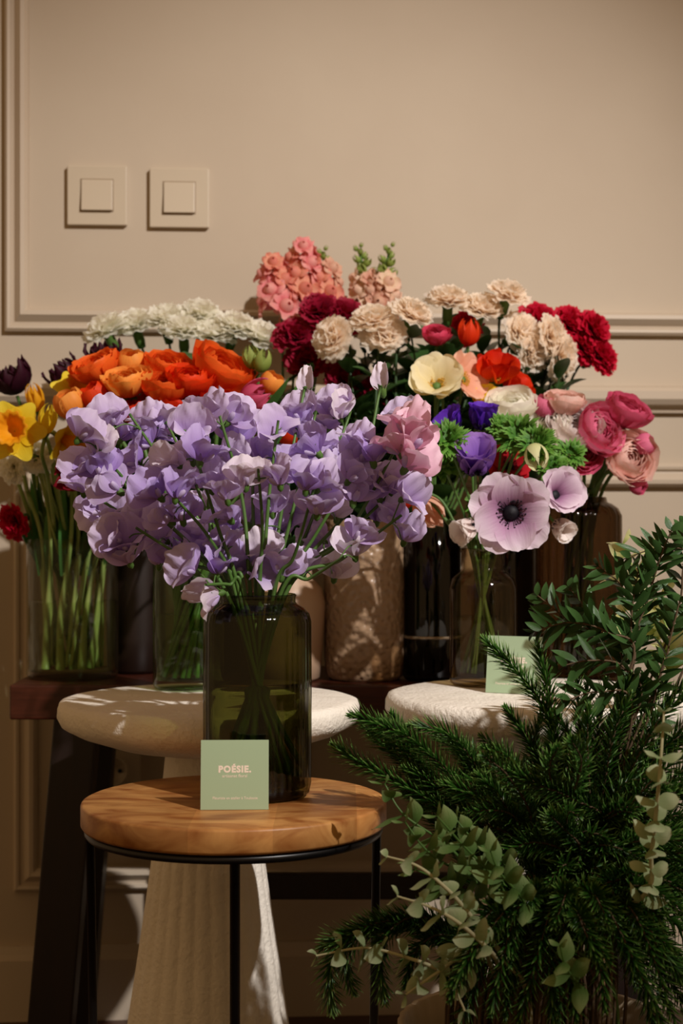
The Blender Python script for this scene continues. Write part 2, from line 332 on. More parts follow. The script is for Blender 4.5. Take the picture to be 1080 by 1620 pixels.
# switches and socket
plateM = plain('switch_plastic', '#c4b59e', .35, .5)
def wall_thing(name, label, cat, px, py, group=None):
    x, z = wp(px, py); return thing(name, label, cat, (x, 2.40+x*TILT, z), group, Matrix.Rotation(wang, 4, 'Z').to_quaternion())
gapM = plain('switch_gap_shadowline', '#8a7358', .7)
for px, py, lab, rot in ((154.5, 311, 'square cream light switch on the wall, left of the two', 0), (284, 315, 'square cream light switch on the wall, right of the two', .010)):
    t = wall_thing('light_switch', lab, 'light switch', px, py, 'light switches on the back wall')
    h = .0445; mb = MB(); mb.box((-h, -.010, -h), (h, 0, h)); bevel(link('cover_plate', mb.mesh('cover_plate', plateM, False), t), .0015)
    g = .0245; mb = MB(); mb.box((-g, -.0108, -g), (g, -.008, g)); link('gap_shade', mb.mesh('gap_shade', gapM, False), t)  # dark slab: shade of the gap round the rocker put into colour
    mb = MB(); g = .0232; mb.raw([(-g, -.009, -g), (g, -.009, -g), (g, -.009, g), (-g, -.009, g), (-g, -.0165, -g), (g, -.0165, -g), (g, -.0120, g), (-g, -.0120, g)],
        [(0,1,5,4),(1,2,6,5),(2,3,7,6),(3,0,4,7),(4,5,6,7)]); bevel(link('rocker', mb.mesh('rocker', plateM, False), t), .0008)
t = wall_thing('wall_socket', 'cream power socket low on the wall behind the tables', 'socket', 180, 1218)
h = .040; mb = MB(); mb.box((-h, -.009, -h), (h, 0, h)); bevel(link('cover_plate', mb.mesh('cover_plate', plateM, False), t), .002)
mb = MB(); mb.lathe([(.0001, 0), (.0185, 0), (.0195, .006), (.0225, .006), (.0225, 0)], n=32); me = mb.mesh('recess', plateM)
link('recess', me, t, (0, -.0092, 0), Quaternion((1, 0, 0), math.pi/2))
for sx in (-.0095, .0095):
    mb = MB(); mb.lathe([(.0001, .0012), (.003, .0012), (.003, 0)], n=12); link('socket_hole', mb.mesh('socket_hole', M['black']), t, (sx, -.0094, 0), Quaternion((1, 0, 0), math.pi/2))
mb = MB(); mb.lathe([(.0022, 0), (.0022, .008), (.0001, .009)], n=12); link('earth_pin', mb.mesh('earth_pin', plain('pin_metal', '#a89a80', .3, .5, 1)), t, (0, -.0092, .008), Quaternion((1, 0, 0), math.pi/2))
# ---------------------------------------------------------------- bench
BZ = .533
benchM = plain('dark_red_wood', '#4a2012', .35, .5, col2='#331208', scale=12, stretch=(1.5, 14, 14), bump=.05)
blackwood = plain('near_black_wood', '#1c0d09', .45, .5, col2='#120806', scale=14, stretch=(6, 6, 1))
t = thing('wooden_bench', 'long dark red-brown wooden bench with slanting legs along the wall', 'bench', (0, 2.2, 0))
mb = MB(); mb.box((-.436, -.125, BZ-.046), (.42, .135, BZ)); bevel(link('bench_top', mb.mesh('bench_top', benchM, False), t), .003)
def beam(a, b, w_, d_):
    a, b = Vector(a), Vector(b); T = (b-a).normalized(); X = Vector((0, 1, 0)).cross(T).normalized(); Yv = T.cross(X)
    mb = MB(); vs = []
    for p in (a, b):
        for sx, sy in ((-1, -1), (1, -1), (1, 1), (-1, 1)): vs.append(tuple(p+X*sx*w_/2+Yv*sy*d_/2))
    mb.raw(vs, [(3,2,1,0),(4,5,6,7),(0,1,5,4),(1,2,6,5),(2,3,7,6),(3,0,4,7)]); return mb
for sx, xa, xb in ((-1, -.352, -.392), (1, .345, .385)):
    for yy, yb in ((-.085, -.098), (.085, .10)):
        bevel(link('leg', beam((xb, yb, 0), (xa, yy, BZ-.046), .058, .045).mesh('leg', blackwood, False), t), .003)
    bevel(link('side_stretcher', beam((sx*.382, -.12, .235), (sx*.382, .12, .235), .022, .030).mesh('side_stretcher', blackwood, False), t), .002)
bevel(link('long_stretcher', beam((-.15, .02, .235), (.365, .02, .235), .035, .02).mesh('long_stretcher', blackwood, False), t), .002)
bevel(link('leg', beam((-.155, .02, 0), (-.155, .02, BZ-.046), .045, .04).mesh('leg', blackwood, False), t), .002)
# ---------------------------------------------------------------- plaster pedestal tables
def plaster_mat():
    m = plain('rough_white_plaster', '#f3ebdc', .85, .2, col2='#faf3e6', scale=9)
    nt = m.node_tree; N = nt.nodes; L = nt.links; b = N['Principled BSDF']
    tc = N.new('ShaderNodeTexCoord'); n1 = N.new('ShaderNodeTexNoise'); n1.inputs['Scale'].default_value = 190; n1.inputs['Detail'].default_value = 6
    n2 = N.new('ShaderNodeTexNoise'); n2.inputs['Scale'].default_value = 28; n2.inputs['Detail'].default_value = 4
    mm = N.new('ShaderNodeMath'); mm.operation = 'MULTIPLY_ADD'; mm.inputs[1].default_value = .45
    L.new(tc.outputs['Object'], n1.inputs[0]); L.new(tc.outputs['Object'], n2.inputs[0]); L.new(n1.outputs['Fac'], mm.inputs[0]); L.new(n2.outputs['Fac'], mm.inputs[2])
    bp = N.new('ShaderNodeBump'); bp.inputs['Strength'].default_value = .75; bp.inputs['Distance'].default_value = .006; L.new(mm.outputs[0], bp.inputs['Height']); L.new(bp.outputs[0], b.inputs['Normal'])
    return m
plasterM = plaster_mat()
def plaster_table(label, x, y, zt, r):
    t = thing('pedestal_table', label, 'table', (x, y, 0), 'white plaster pedestal tables')
    rg = np.random.RandomState(int(abs(x)*1000))
    mb = MB(); pr = [(.0001, zt), (r*.5, zt), (r*.94, zt-.0005), (r*.985, zt-.003), (r, zt-.010), (r*1.0, zt-.020), (r*.97, zt-.029), (r*.86, zt-.039), (r*.6, zt-.054), (r*.35, zt-.062), (.0001, zt-.062)]
    mb.lathe(pr, n=120, fn=lambda R, a, z: R*(1+.006*np.sin(3*a+1)+.004*np.sin(7*a)+.003*np.sin(13*a+z*200)))
    link('table_top', mb.mesh('table_top', plasterM), t)
    mb = MB(); zz = np.linspace(zt-.058, 0, 40); H = zt-.058
    pr = [(.050+.068*((H-z)/H)**1.15, z) for z in zz]
    mb.lathe(pr, n=240, fn=lambda R, a, z: R*(1+.030*np.abs(np.sin(13*a))**.9*np.clip((H-.06-z)/.05, 0, 1)-.012))
    link('pedestal', mb.mesh('pedestal', plasterM), t); return t
T1 = (-.156, 1.85, .5425); T2 = (.227, 1.85, .549)
plaster_table('white plaster pedestal table with fluted base behind the wooden side table', *T1, .176)
plaster_table('white plaster pedestal table half hidden by the greenery', *T2, .176)
# ---------------------------------------------------------------- wooden side table
WZ = .473; WC = Vector((-.107, 1.58, 0)); WRr = .152
def wood_mat():
    m, nt, b, out = newmat('mango_wood'); N = nt.nodes; L = nt.links
    tc = N.new('ShaderNodeTexCoord'); mp = N.new('ShaderNodeMapping'); mp.inputs['Rotation'].default_value = (0, 0, .12); mp.inputs['Scale'].default_value = (1.6, 4.2, 4.2); L.new(tc.outputs['Object'], mp.inputs[0])
    n = N.new('ShaderNodeTexNoise'); n.inputs['Scale'].default_value = 7; n.inputs['Detail'].default_value = 8; n.inputs['Distortion'].default_value = 1.5; L.new(mp.outputs[0], n.inputs[0])
    r = N.new('ShaderNodeValToRGB'); r.color_ramp.elements[0].color = lin('#a4602a'); r.color_ramp.elements[1].color = lin('#e4a862'); r.color_ramp.elements[0].position = .33; r.color_ramp.elements[1].position = .66
    L.new(n.outputs['Fac'], r.inputs[0])
    # glued boards: a tone per board along X
    sp = N.new('ShaderNodeSeparateXYZ'); L.new(tc.outputs['Object'], sp.inputs[0])
    ml = N.new('ShaderNodeMath'); ml.operation = 'MULTIPLY_ADD'; ml.inputs[1].default_value = 13; ml.inputs[2].default_value = .42; L.new(sp.outputs['X'], ml.inputs[0])
    fl = N.new('ShaderNodeMath'); fl.operation = 'FLOOR'; L.new(ml.outputs[0], fl.inputs[0])
    wn = N.new('ShaderNodeTexWhiteNoise'); wn.noise_dimensions = '1D'; L.new(fl.outputs[0], wn.inputs['W'])
    mr = N.new('ShaderNodeMapRange'); mr.inputs[3].default_value = .72; mr.inputs[4].default_value = 1.08; L.new(wn.outputs['Value'], mr.inputs[0])
    n2 = N.new('ShaderNodeTexNoise'); n2.inputs['Scale'].default_value = 14; L.new(tc.outputs['Object'], n2.inputs[0])
    mr2 = N.new('ShaderNodeMapRange'); mr2.inputs[1].default_value = .35; mr2.inputs[2].default_value = .65; mr2.inputs[3].default_value = .85; mr2.inputs[4].default_value = 1.1; L.new(n2.outputs['Fac'], mr2.inputs[0])
    mm = N.new('ShaderNodeMath'); mm.operation = 'MULTIPLY'; L.new(mr.outputs[0], mm.inputs[0]); L.new(mr2.outputs[0], mm.inputs[1])
    vm = N.new('ShaderNodeVectorMath'); vm.operation = 'SCALE'; L.new(r.outputs[0], vm.inputs[0]); L.new(mm.outputs[0], vm.inputs['Scale'])
    L.new(vm.outputs[0], b.inputs['Base Color']); b.inputs['Roughness'].default_value = .42
    bp = N.new('ShaderNodeBump'); bp.inputs['Strength'].default_value = .12; bp.inputs['Distance'].default_value = .002; L.new(n.outputs['Fac'], bp.inputs['Height']); L.new(bp.outputs[0], b.inputs['Normal'])
    return m
ironM = plain('black_iron', '#0b0a0c', .35, .5)
t = thing('side_table', 'small round mango-wood side table on thin black iron legs', 'table', WC)
mb = MB(); th = .024; r = WRr
mb.lathe([(.0001, WZ), (r*.6, WZ), (r-.003, WZ), (r-.0008, WZ-.001), (r, WZ-.003), (r, WZ-th+.003), (r-.002, WZ-th), (.0001, WZ-th)], n=120)
link('table_top', mb.mesh('table_top', wood_mat()), t)
mb = MB(); ang = np.linspace(0, 2*np.pi, 73); mb.tube([(math.cos(a)*(r-.008), math.sin(a)*(r-.008), WZ-th-.005) for a in ang], .0045, n=10)
link('ring', mb.mesh('ring', ironM), t)
for a in (-90, 0, 90, 180):
    a = math.radians(a+4.2); ca, sa = math.cos(a), math.sin(a); mb = MB()
    mb.tube([(ca*(r-.009), sa*(r-.009), WZ-th-.004), (ca*(r-.012), sa*(r-.012), .25), (ca*(r-.020), sa*(r-.020), .002)], .0045, n=10); link('leg', mb.mesh('leg', ironM), t)
# ---------------------------------------------------------------- vases
VASES = {}
def vase(key, name, label, loc, prof_out, mat, wall=.0025, water=None, rim_r=None, bottom=.008, fn=None, n=72, cat='vase', watermat=None):
    """prof_out: (r, z) from the base up to the rim"""
    t = thing(name, label, cat, loc); H = prof_out[-1][1]
    outer = [(.0001, 0)]+list(prof_out); inner = [(max(r_-wall, .001), max(z_, bottom)) for r_, z_ in prof_out[::-1] if z_ >= bottom*.5]+[(.0001, bottom)]
    mb = MB(); mb.lathe(outer+[(prof_out[-1][0]-wall*.5, H+wall*.4)]+inner, n=n, fn=fn)
    link('body', mb.mesh('body', mat), t)
    rs = [p[0] for p in prof_out]; zs = [p[1] for p in prof_out]
    if water:
        ri = lambda z: np.interp(z, zs, rs)-wall-.0006; zz = np.linspace(bottom+.0006, water, 14)
        mb = MB(); mb.lathe([(.0001, zz[0])]+[(float(ri(z)), float(z)) for z in zz]+[(.0001, water)], n=48)
        link('water', mb.mesh('water', watermat), t)
    VASES[key] = (Vector(loc), prof_out[-1][0]-wall-.004, H, min(rs)*.0+np.interp(H*.3, zs, rs)-wall-.006, bottom+.004)
    return t
clearG = glass_mat('clear_glass', (.95, .96, .93), (.84, .87, .80))
greenG = glass_mat('pale_green_glass', (.85, .92, .80), (.62, .74, .52))
oliveG = glass_mat('smoked_olive_glass', (.54, .54, .36), (.12, .13, .06), refl=1.2)
brownG = glass_mat('smoked_brown_glass', (.52, .42, .32), (.30, .23, .16))
bottleG = glass_mat('brownish_bottle_glass', (.84, .77, .66), (.50, .40, .30))
darkG = glass_mat('dark_glass', (.28, .24, .20), (.06, .05, .04), refl=1.3)
waterR, nt_, b_, out_ = newmat('clear_refracting_water'); nt_.nodes.remove(b_); g_ = nt_.nodes.new('ShaderNodeBsdfGlass'); g_.inputs['IOR'].default_value = 1.33; g_.inputs['Roughness'].default_value = 0; g_.inputs['Color'].default_value = (.93, .95, .82, 1); nt_.links.new(g_.outputs[0], out_.inputs[0])
waterM = glass_mat('vase_water', (.93, .96, .86), (.80, .85, .68), ior=1.12)
waterD = glass_mat('vase_water_green', (.86, .92, .70), (.62, .70, .42), ior=1.12)
def cyl(r, H, rb=.006): return [(r-rb, 0), (r-rb*.3, rb*.3), (r, rb), (r, H*.5), (r, H)]
p = P(115, 1078, 2.17); vase('clear', 'glass_vase', 'large clear glass cylinder vase of pale bulb stems at the left end of the bench', (p.x, 2.17, BZ), cyl(.0625, .190), clearG, water=.105, bottom=.010, watermat=waterM)
p = P(298, 1090, 1.946); vase('green', 'glass_vase', 'green-tinted glass cylinder vase standing on the white table behind the olive jar', (p.x, 1.946, T1[2]), cyl(.0435, .175), greenG, water=.092, bottom=.012, watermat=waterD)
rib = lambda R, a, z: R*(1+.004*np.sin(36*a))
vase('main', 'glass_jar', 'smoked olive glass jar with ribbed sides on the wooden side table', (P(407, 0, 1.60).x, 1.60, WZ),
     [(.046, 0), (.0525, .004), (.0545, .014), (.0548, .10), (.0545, .176), (.0525, .184), (.047, .190), (.0405, .1935), (.0385, .196), (.0385, .2005), (.0395, .203)], oliveG, wall=.003, water=.112, bottom=.010, fn=rib, n=216, watermat=waterR)
p = P(764, 1083, 1.93); vase('bottle', 'glass_bottle_vase', 'brownish glass bottle vase with a wide neck beside the mint card', (p.x, 1.93, T2[2]),
     [(.036, 0), (.0405, .004), (.0415, .010), (.0415, .118), (.038, .130), (.029, .138), (.0262, .142), (.0258, .160), (.028, .163), (.028, .166)], bottleG, wall=.0022, water=.083, bottom=.009, watermat=waterM)
hamM, nt, b, out = newmat('hammered_ceramic'); N = nt.nodes; L = nt.links
b.inputs['Base Color'].default_value = lin('#a08468'); b.inputs['Roughness'].default_value = .35
tc = N.new('ShaderNodeTexCoord'); vo = N.new('ShaderNodeTexVoronoi'); vo.inputs['Scale'].default_value = 130; vo.feature = 'SMOOTH_F1'; L.new(tc.outputs['Object'], vo.inputs[0])
bp = N.new('ShaderNodeBump'); bp.inputs['Strength'].default_value = .8; bp.inputs['Distance'].default_value = .005; L.new(vo.outputs['Distance'], bp.inputs['Height']); L.new(bp.outputs[0], b.inputs['Normal'])
p = P(577, 1060, 2.15); vase('hammered', 'ceramic_vase', 'tall hammered beige ceramic vase in the middle of the bench', (p.x, 2.15, BZ), [(.046, 0), (.053, .006), (.0555, .03), (.056, .12), (.055, .2), (.0545, .215)], hamM, wall=.004)
p = P(455, 1060, 2.13); vase('jug', 'ceramic_vase', 'smooth pinkish beige ceramic vase behind the olive jar', (p.x, 2.13, BZ), [(.036, 0), (.043, .005), (.046, .03), (.050, .08), (.051, .105), (.046, .125), (.034, .138), (.032, .15)], plain('pinkish_ceramic', '#b89a80', .4, .5), wall=.004)
p = P(683, 1060, 2.14); vase('dark', 'glass_vase', 'dark smoked glass cylinder vase with a bright base rim on the bench', (p.x, 2.14, BZ), cyl(.039, .215), darkG, wall=.003)
t_ = VASES['dark'][0]; par = [o for o in COL.objects if o.get('label', '').startswith('dark smoked glass cyl')][0]
mb = MB(); mb.lathe([(.0396, .057), (.0402, .0575), (.0402, .0605), (.0396, .061)], n=48); link('base_rim', mb.mesh('base_rim', plain('bright_rim', '#a89a84', .25, .6, .8)), par)
ribs = lambda R, a, z: R*(1+.05*np.abs(np.sin(11*a))*np.clip((.236-z)/.02, 0, 1))
tall = [(.050, 0), (.054, .005), (.0555, .02), (.0555, .222), (.052, .232), (.044, .238), (.038, .240), (.037, .246)]
p = P(915, 1060, 2.12); vase('ribbed', 'glass_vase', 'tall ribbed brown glass vase holding pink and blush ranunculus', (p.x, 2.12, BZ), tall, brownG, wall=.003, fn=ribs, n=352, water=.12, watermat=waterM)
p = P(800, 1060, 2.19); vase('ribdark', 'glass_vase', 'dark brown glass vase in shade behind the anemones', (p.x, 2.19, BZ), cyl(.044, .205), darkG, wall=.003)
darkcer = plain('dark_brown_ceramic', '#1e110a', .4, .5)
p = P(215, 1060, 2.24); vase('darkbox', 'ceramic_vase', 'dark brown ceramic vase beside the clear cylinder of bulbs', (p.x, 2.24, BZ), [(.034, 0), (.040, .006), (.042, .05), (.042, .19), (.041, .20)], darkcer, wall=.004)
p = P(330, 1060, 2.27); vase('darkbox2', 'ceramic_vase', 'black ceramic vase of white carnations close to the wall', (p.x, 2.265, BZ), [(.040, 0), (.046, .006), (.048, .05), (.048, .21), (.047, .22)], plain('black_ceramic', '#15100d', .4, .5), wall=.004)
# ---------------------------------------------------------------- cut flower in a vase
FR = random.Random(5)
def into_vase(vk, a, neck_f=.8, bot_f=.75):
    V, rm, H, rb, zb = VASES[vk]; ca, sa = math.cos(a), math.sin(a)
    top = V+Vector((ca*rm*neck_f, sa*rm*neck_f, H)); bot = V+Vector((-ca*rb*bot_f, -sa*rb*bot_f, zb+.002)); return top, bot
def flower(kind, col, px, py, Y, vk, label, cat, name, group, face=None, scale=1, var=None, stem='stem', sr=.0022, drop=.05, leaf=None):
    head = P(px, py, Y); V, rm, H, rb, zb = VASES[vk]
    d = Vector((head.x-V.x, head.y-V.y, 0)); a = math.atan2(d.y, d.x)+FR.uniform(-.5, .5)
    top, bot = into_vase(vk, a, .45+.45*FR.random(), .35+.5*FR.random())
    if face is None:
        face = Vector((d.x*2.5+FR.uniform(-.25, .25), d.y*1.5-.55+FR.uniform(-.2, .2), .75+FR.uniform(-.15, .2)))
    face = Vector(face).normalized(); q = facing(face, FR.uniform(0, 6.28))
    t = thing(name, label, cat, bot, group); hl = head-bot; back = -face*.024*scale
    var = FR.randrange(3) if var is None else var
    attach(variants(kind, col, var, BUILD[kind]), t, hl+back*.5, q, scale)
    s0 = hl+back*.55; s1 = hl+back*1.2-face*.012; s2 = s1.lerp(top-bot, .35)+Vector((0, 0, .012)); s3 = (s1.lerp(top-bot, .78)); 
    pts = catmull([s0, s1, s2, s3, top-bot, (top-bot)*.5, Vector((0, 0, 0))], 5)
    mb = MB(); mb.tube(pts, sr*.8, sr, n=7); link('stem', mb.mesh('stem', M[stem]), t)
    if leaf: leaf(t, pts)
    return t
# frilly collar of cut leaves under an anemone
def frill(parent, loc, quat, rad=.026, seed=0, n=14):
    mb = MB(); rg = random.Random(seed)
    for i in range(n):
        az = i*2*math.pi/n+rg.uniform(-.1, .1); a = rg.uniform(35, 85)
        petal(mb, rad*rg.uniform(.7, 1), .0050, a, a+40, az, nu=7, nv=6, seed=i, r0=.002, rnd=.4, ruf=.003, edge=.06)
        for k in range(5):
            petal(mb, rad*.40, .0028, a-10+rg.uniform(-18, 18), a+25, az+rg.uniform(-.35, .35), nu=3, nv=4, seed=i*9+k, r0=rad*.55*math.sin(math.radians(a))*rg.uniform(.5, 1.2), z0=rad*.55*math.cos(math.radians(a)), rnd=.6)
    link('leaf_collar', mb.mesh('leaf_collar', M['frill_leaf']), parent, loc, quat)
def leaf_blade(mb, base, dirv, L, W, side=None, droop=.2, fold=.15, wavy=0, nv=6, pointy=.9):
    d = Vector(dirv).normalized(); side = Vector(side).normalized() if side is not None else d.cross(Vector((FR.uniform(-.3, .3), FR.uniform(-.3, .3), 1))).normalized()
    nrm = side.cross(d).normalized(); v = np.linspace(0, 1, nv)
    wv = W*np.sin(np.pi*np.clip(.06+.94*v**.85, 0, 1))**pointy; G = np.zeros((3, nv, 3))
    for i, u in enumerate((-1, 0, 1)):
        for j in range(nv):
            p_ = Vector(base)+d*(L*v[j])+Vector((0, 0, -1))*(droop*L*v[j]**2)+side*(u*wv[j])+nrm*(abs(u)*fold*wv[j]*2+wavy*W*math.sin(v[j]*9+u*2))
            G[i, j] = p_
    mb.grid(G)
# ---- white carnations
G = 'white carnations at the back left'
for px, py, lab in ((166, 520, 'white carnation at the far left end of the white row'), (212, 512, 'white carnation second from the left in the white row'), (262, 504, 'white carnation just left of the tallest one in the white row'),
    (316, 496, 'tallest white carnation in the middle of the white row'), (338, 528, 'white carnation tucked low below the tallest one'), (372, 516, 'white carnation second from the right in the white row'), (412, 531, 'white carnation at the right end beside the crimson blooms'), (290, 520, 'white carnation low in the row left of centre')):
    flower('carnation', 'white', px, py, 2.25-.02*(py > 515), 'darkbox2', lab, 'flower', 'carnation', G, scale=1.12, stem='stem_dark', face=((px-290)*.003, -.35, .8))
# ---- crimson carnations
G = 'crimson carnations in the centre back'
for px, py, lab in ((505, 492, 'dark crimson carnation right under the pink snapdragons'), (468, 530, 'dark crimson carnation on the left of its cluster, touching white petals'), (545, 500, 'dark crimson carnation behind the upper peach blooms'), (486, 568, 'dark crimson carnation lowest on the left'), (545, 600, 'dark crimson carnation in shade under the peach carnations'), (598, 622, 'dark crimson carnation deep in shade at the centre')):
    flower('carnation', 'crimson', px, py, 2.20, 'jug', lab, 'flower', 'carnation', G, scale=1.08, stem='stem_dark', face=((px-500)*.004, -.8, .6))
# ---- peach carnations
G = 'peach carnations across the back'
for px, py, lab, fc in ((526, 535, 'peach carnation nearest the crimson cluster', (-.6, -.8, .3)), (608, 528, 'large peach carnation facing forward at the centre', (0, -.9, .4)), (588, 505, 'peach carnation behind the large central one', (-.2, -.4, .8)), (652, 496, 'peach carnation to the upper right of the large central one', (.4, -.4, .7)),
    (708, 474, 'peach carnation second highest in the back row', (0, -.3, .9)), (762, 488, 'peach carnation between the two highest blooms', (.2, -.4, .7)), (802, 466, 'highest peach carnation in the back row', (.2, -.4, .8)), (824, 526, 'peach carnation left of the two stacked on the right', (.5, -.7, .3)), (872, 532, 'peach carnation nearest the red blooms', (.8, -.5, .1)), (888, 566, 'lowest peach carnation at the right edge', (.8, -.5, -.2)), (842, 556, 'peach carnation in shade below its neighbours on the right', (.6, -.6, -.1))):
    flower('carnation', 'peach', px, py, 2.13 if px < 660 else 2.17, 'hammered' if px < 780 else 'ribdark', lab, 'flower', 'carnation', G, scale=1.08, stem='stem_dark', face=fc)
# ---- red carnations
G = 'red carnations at the back right'
for px, py, lab in ((852, 506, 'red carnation peeping out behind the peach blooms'), (902, 512, 'red carnation second from the right'), (940, 520, 'topmost red carnation at the right'), (950, 562, 'red carnation lowest at the far right'), (735, 520, 'red carnation in shade beneath the highest peach blooms'), (925, 548, 'red carnation in the middle of the right-hand cluster')):
    flower('carnation', 'red', px, py, 2.21, 'ribdark', lab, 'flower', 'carnation', G, scale=1.0, stem='stem_dark', face=((px-830)*.006, -.6, .4))
flower('carnation', 'red', 20, 826, 2.14, 'clear', 'bright red carnation hanging over the rim of the clear vase at left', 'flower', 'carnation', None, scale=.9, face=(-.7, -.7, -.3))
# ---- small flowers centre right
flower('ranunculus', 'darkrose', 690, 537, 2.10, 'dark', 'small deep pink rose among dark leaves below the peach carnations', 'flower', 'rose', None, scale=.62, face=(0, -.5, .8))
flower('tulip', 'redorange', 741, 538, 2.10, 'dark', 'small orange-red tulip upright beside the pink rose', 'flower', 'tulip', None, scale=.72, face=(.05, -.1, 1))
G = 'orange poppies beneath the peach carnations'
flower('poppy', 'flame', 785, 592, 2.08, 'dark', 'flame orange poppy with upright cupped petals', 'flower', 'poppy', G, face=(.1, -.55, .8), var=1, scale=.9)
flower('poppy', 'scarlet', 812, 618, 2.10, 'dark', 'scarlet poppy half hidden behind the flame orange one', 'flower', 'poppy', G, face=(.5, -.5, .5), var=1, scale=.75)
flower('poppy', 'yellow', 770, 634, 2.07, 'dark', 'golden yellow poppy under the flame orange one', 'flower', 'poppy', G, face=(0, -.7, .4), var=0, scale=.55)
flower('poppy', 'cream', 690, 607, 2.03, 'dark', 'cream poppy with crinkled cupped petals', 'flower', 'poppy', None, face=(-.1, -.85, .5), var=0, scale=.98)
flower('poppy', 'coral', 736, 598, 2.06, 'dark', 'peach coral poppy with crumpled petals beside the cream one', 'flower', 'poppy', None, face=(.7, -.6, .3), var=2, scale=.85)
# ---- orange ranunculus etc.
G = 'orange ranunculus at the left'
for px, py, col, k, sc_, lab in ((157, 592, 'orange', 'ranunculus', 1.05, 'bright orange ranunculus at the upper left of the orange row'), (208, 584, 'apricot', 'closed', .95, 'apricot ranunculus highest in the orange row'), (203, 614, 'apricot', 'ranunculus', 1.0, 'apricot ranunculus just beneath the highest one'),
    (262, 590, 'orange', 'ranunculus', 1.0, 'bright orange ranunculus in the middle back of the row'), (260, 622, 'orange', 'ranunculus', 1.08, 'bright orange ranunculus in the middle front of the row'), (343, 598, 'orange', 'ranunculus', 1.4, 'biggest orange ranunculus, wide open at the right'), (300, 612, 'redorange', 'ranunculus', 1.0, 'red-orange ranunculus left of the biggest one'),
    (156, 636, 'redorange', 'closed', .95, 'small orange ranunculus under the upper left one'), (115, 648, 'apricot', 'closed', 1.0, 'orange half-closed ranunculus beside the yellow petals at left'), (290, 655, 'scarlet', 'ranunculus', 1.15, 'red ranunculus in shade above the lavender petals'), (345, 645, 'scarlet', 'ranunculus', .95, 'red ranunculus in shade under the biggest orange one'),
    (425, 612, 'apricot', 'closed', .75, 'small apricot ranunculus behind the long green blades'), (222, 655, 'scarlet', 'ranunculus', .9, 'red ranunculus low in the row behind lavender petals'), (452, 690, 'redorange', 'closed', .9, 'orange bloom glimpsed between the lavender petals at centre')):
    flower(k, col, px, py, 1.99 if py < 605 else 1.95, 'green', lab, 'flower', 'ranunculus', G, scale=sc_*.95, face=((px-240)*.004+FR.uniform(-.2, .2), -.42, .9), sr=.003)
G = None
flower('tulip', 'hotpink', 392, 632, 1.93, 'green', 'hot pink tulip leaning right above the lavender petals', 'flower', 'tulip', G, face=(.85, -.2, .35), scale=.9, sr=.003)
flower('tulip', 'burgundy', 132, 742, 1.98, 'green', 'dark burgundy tulip drooping at the left of the lavender bunch', 'flower', 'tulip', G, face=(-.5, -.6, -.3), scale=1.1, sr=.003)
flower('tulip', 'redorange', 640, 790, 1.98, 'bottle', 'red tulip behind the right end of the lavender bunch', 'flower', 'tulip', G, face=(-.6, -.4, .3), scale=.9, sr=.0025)
flower('tulip', 'coral', 668, 800, 1.96, 'bottle', 'drooping peach tulip below the pink petals right of the lavender bunch', 'flower', 'tulip', G, face=(.5, -.5, -.5), scale=.9, sr=.0025)
flower('bud', 'budgreen', 398, 566, 2.0, 'green', 'plump green bud standing above the row, left of the pair', 'flower bud', 'flower_bud', 'green buds above the orange row', scale=1.25, face=(-.2, -.1, 1))
flower('bud', 'budgreen', 415, 571, 1.99, 'green', 'plump green bud standing above the row, right of the pair', 'flower bud', 'flower_bud', 'green buds above the orange row', scale=1.25, face=(.25, -.1, 1))
# ---- narcissus, purple tulips
flower('narcissus', 'yellow', 20, 680, 1.98, 'clear', 'open yellow daffodil facing forward at the left edge', 'flower', 'daffodil', None, scale=1.12, face=(-.05, -1, .1), sr=.0032, stem='stem_pale')
flower('narcissus', 'yellow', 122, 615, 2.03, 'clear', 'open yellow daffodil behind the orange half-closed ranunculus', 'flower', 'daffodil', None, scale=.9, face=(.4, -.7, .5), sr=.0032, stem='stem_pale')
flower('narcissus', 'yellow', 112, 700, 2.02, 'clear', 'yellow daffodil in profile left of the lavender bunch', 'flower', 'daffodil', None, scale=.95, face=(.8, -.2, -.4), sr=.0032, stem='stem_pale')
flower('narbud', 'yellow', 74, 672, 2.0, 'clear', 'yellow daffodil bud right of the open one', 'flower bud', 'daffodil', None, scale=1.0, face=(.2, -.3, .9), sr=.003, stem='stem_pale')
flower('narbud', 'trumpet', 58, 638, 2.1, 'clear', 'golden daffodil bud below the dark purple tulip', 'flower bud', 'daffodil', None, scale=1.0, face=(-.2, -.3, .9), sr=.003, stem='stem_pale')
flower('carnation', 'white', 58, 722, 2.06, 'clear', 'white carnation beneath the daffodil bud at left', 'flower', 'carnation', None, scale=.8, face=(-.1, -.9, -.2), stem='stem_pale')
flower('carnation', 'white', 18, 740, 2.06, 'clear', 'white carnation under the open daffodil at left edge', 'flower', 'carnation', None, scale=.8, face=(-.6, -.6, -.2), stem='stem_pale')
flower('double', 'purpleblack', 22, 610, 2.16, 'clear', 'near-black purple tulip at the left edge against the wall', 'flower', 'tulip', None, scale=1.1, face=(-.25, -.2, .9), sr=.003)
flower('double', 'purpleblack', 166, 572, 2.12, 'darkbox', 'dark purple tulip behind the upper left orange ranunculus', 'flower', 'tulip', None, scale=.9, face=(-.1, -.2, .9), sr=.003)
flower('double', 'purpleblack', 108, 600, 2.12, 'darkbox', 'dark purple tulip half hidden behind yellow petals', 'flower', 'tulip', None, scale=.9, face=(-.5, -.2, .7), sr=.003)
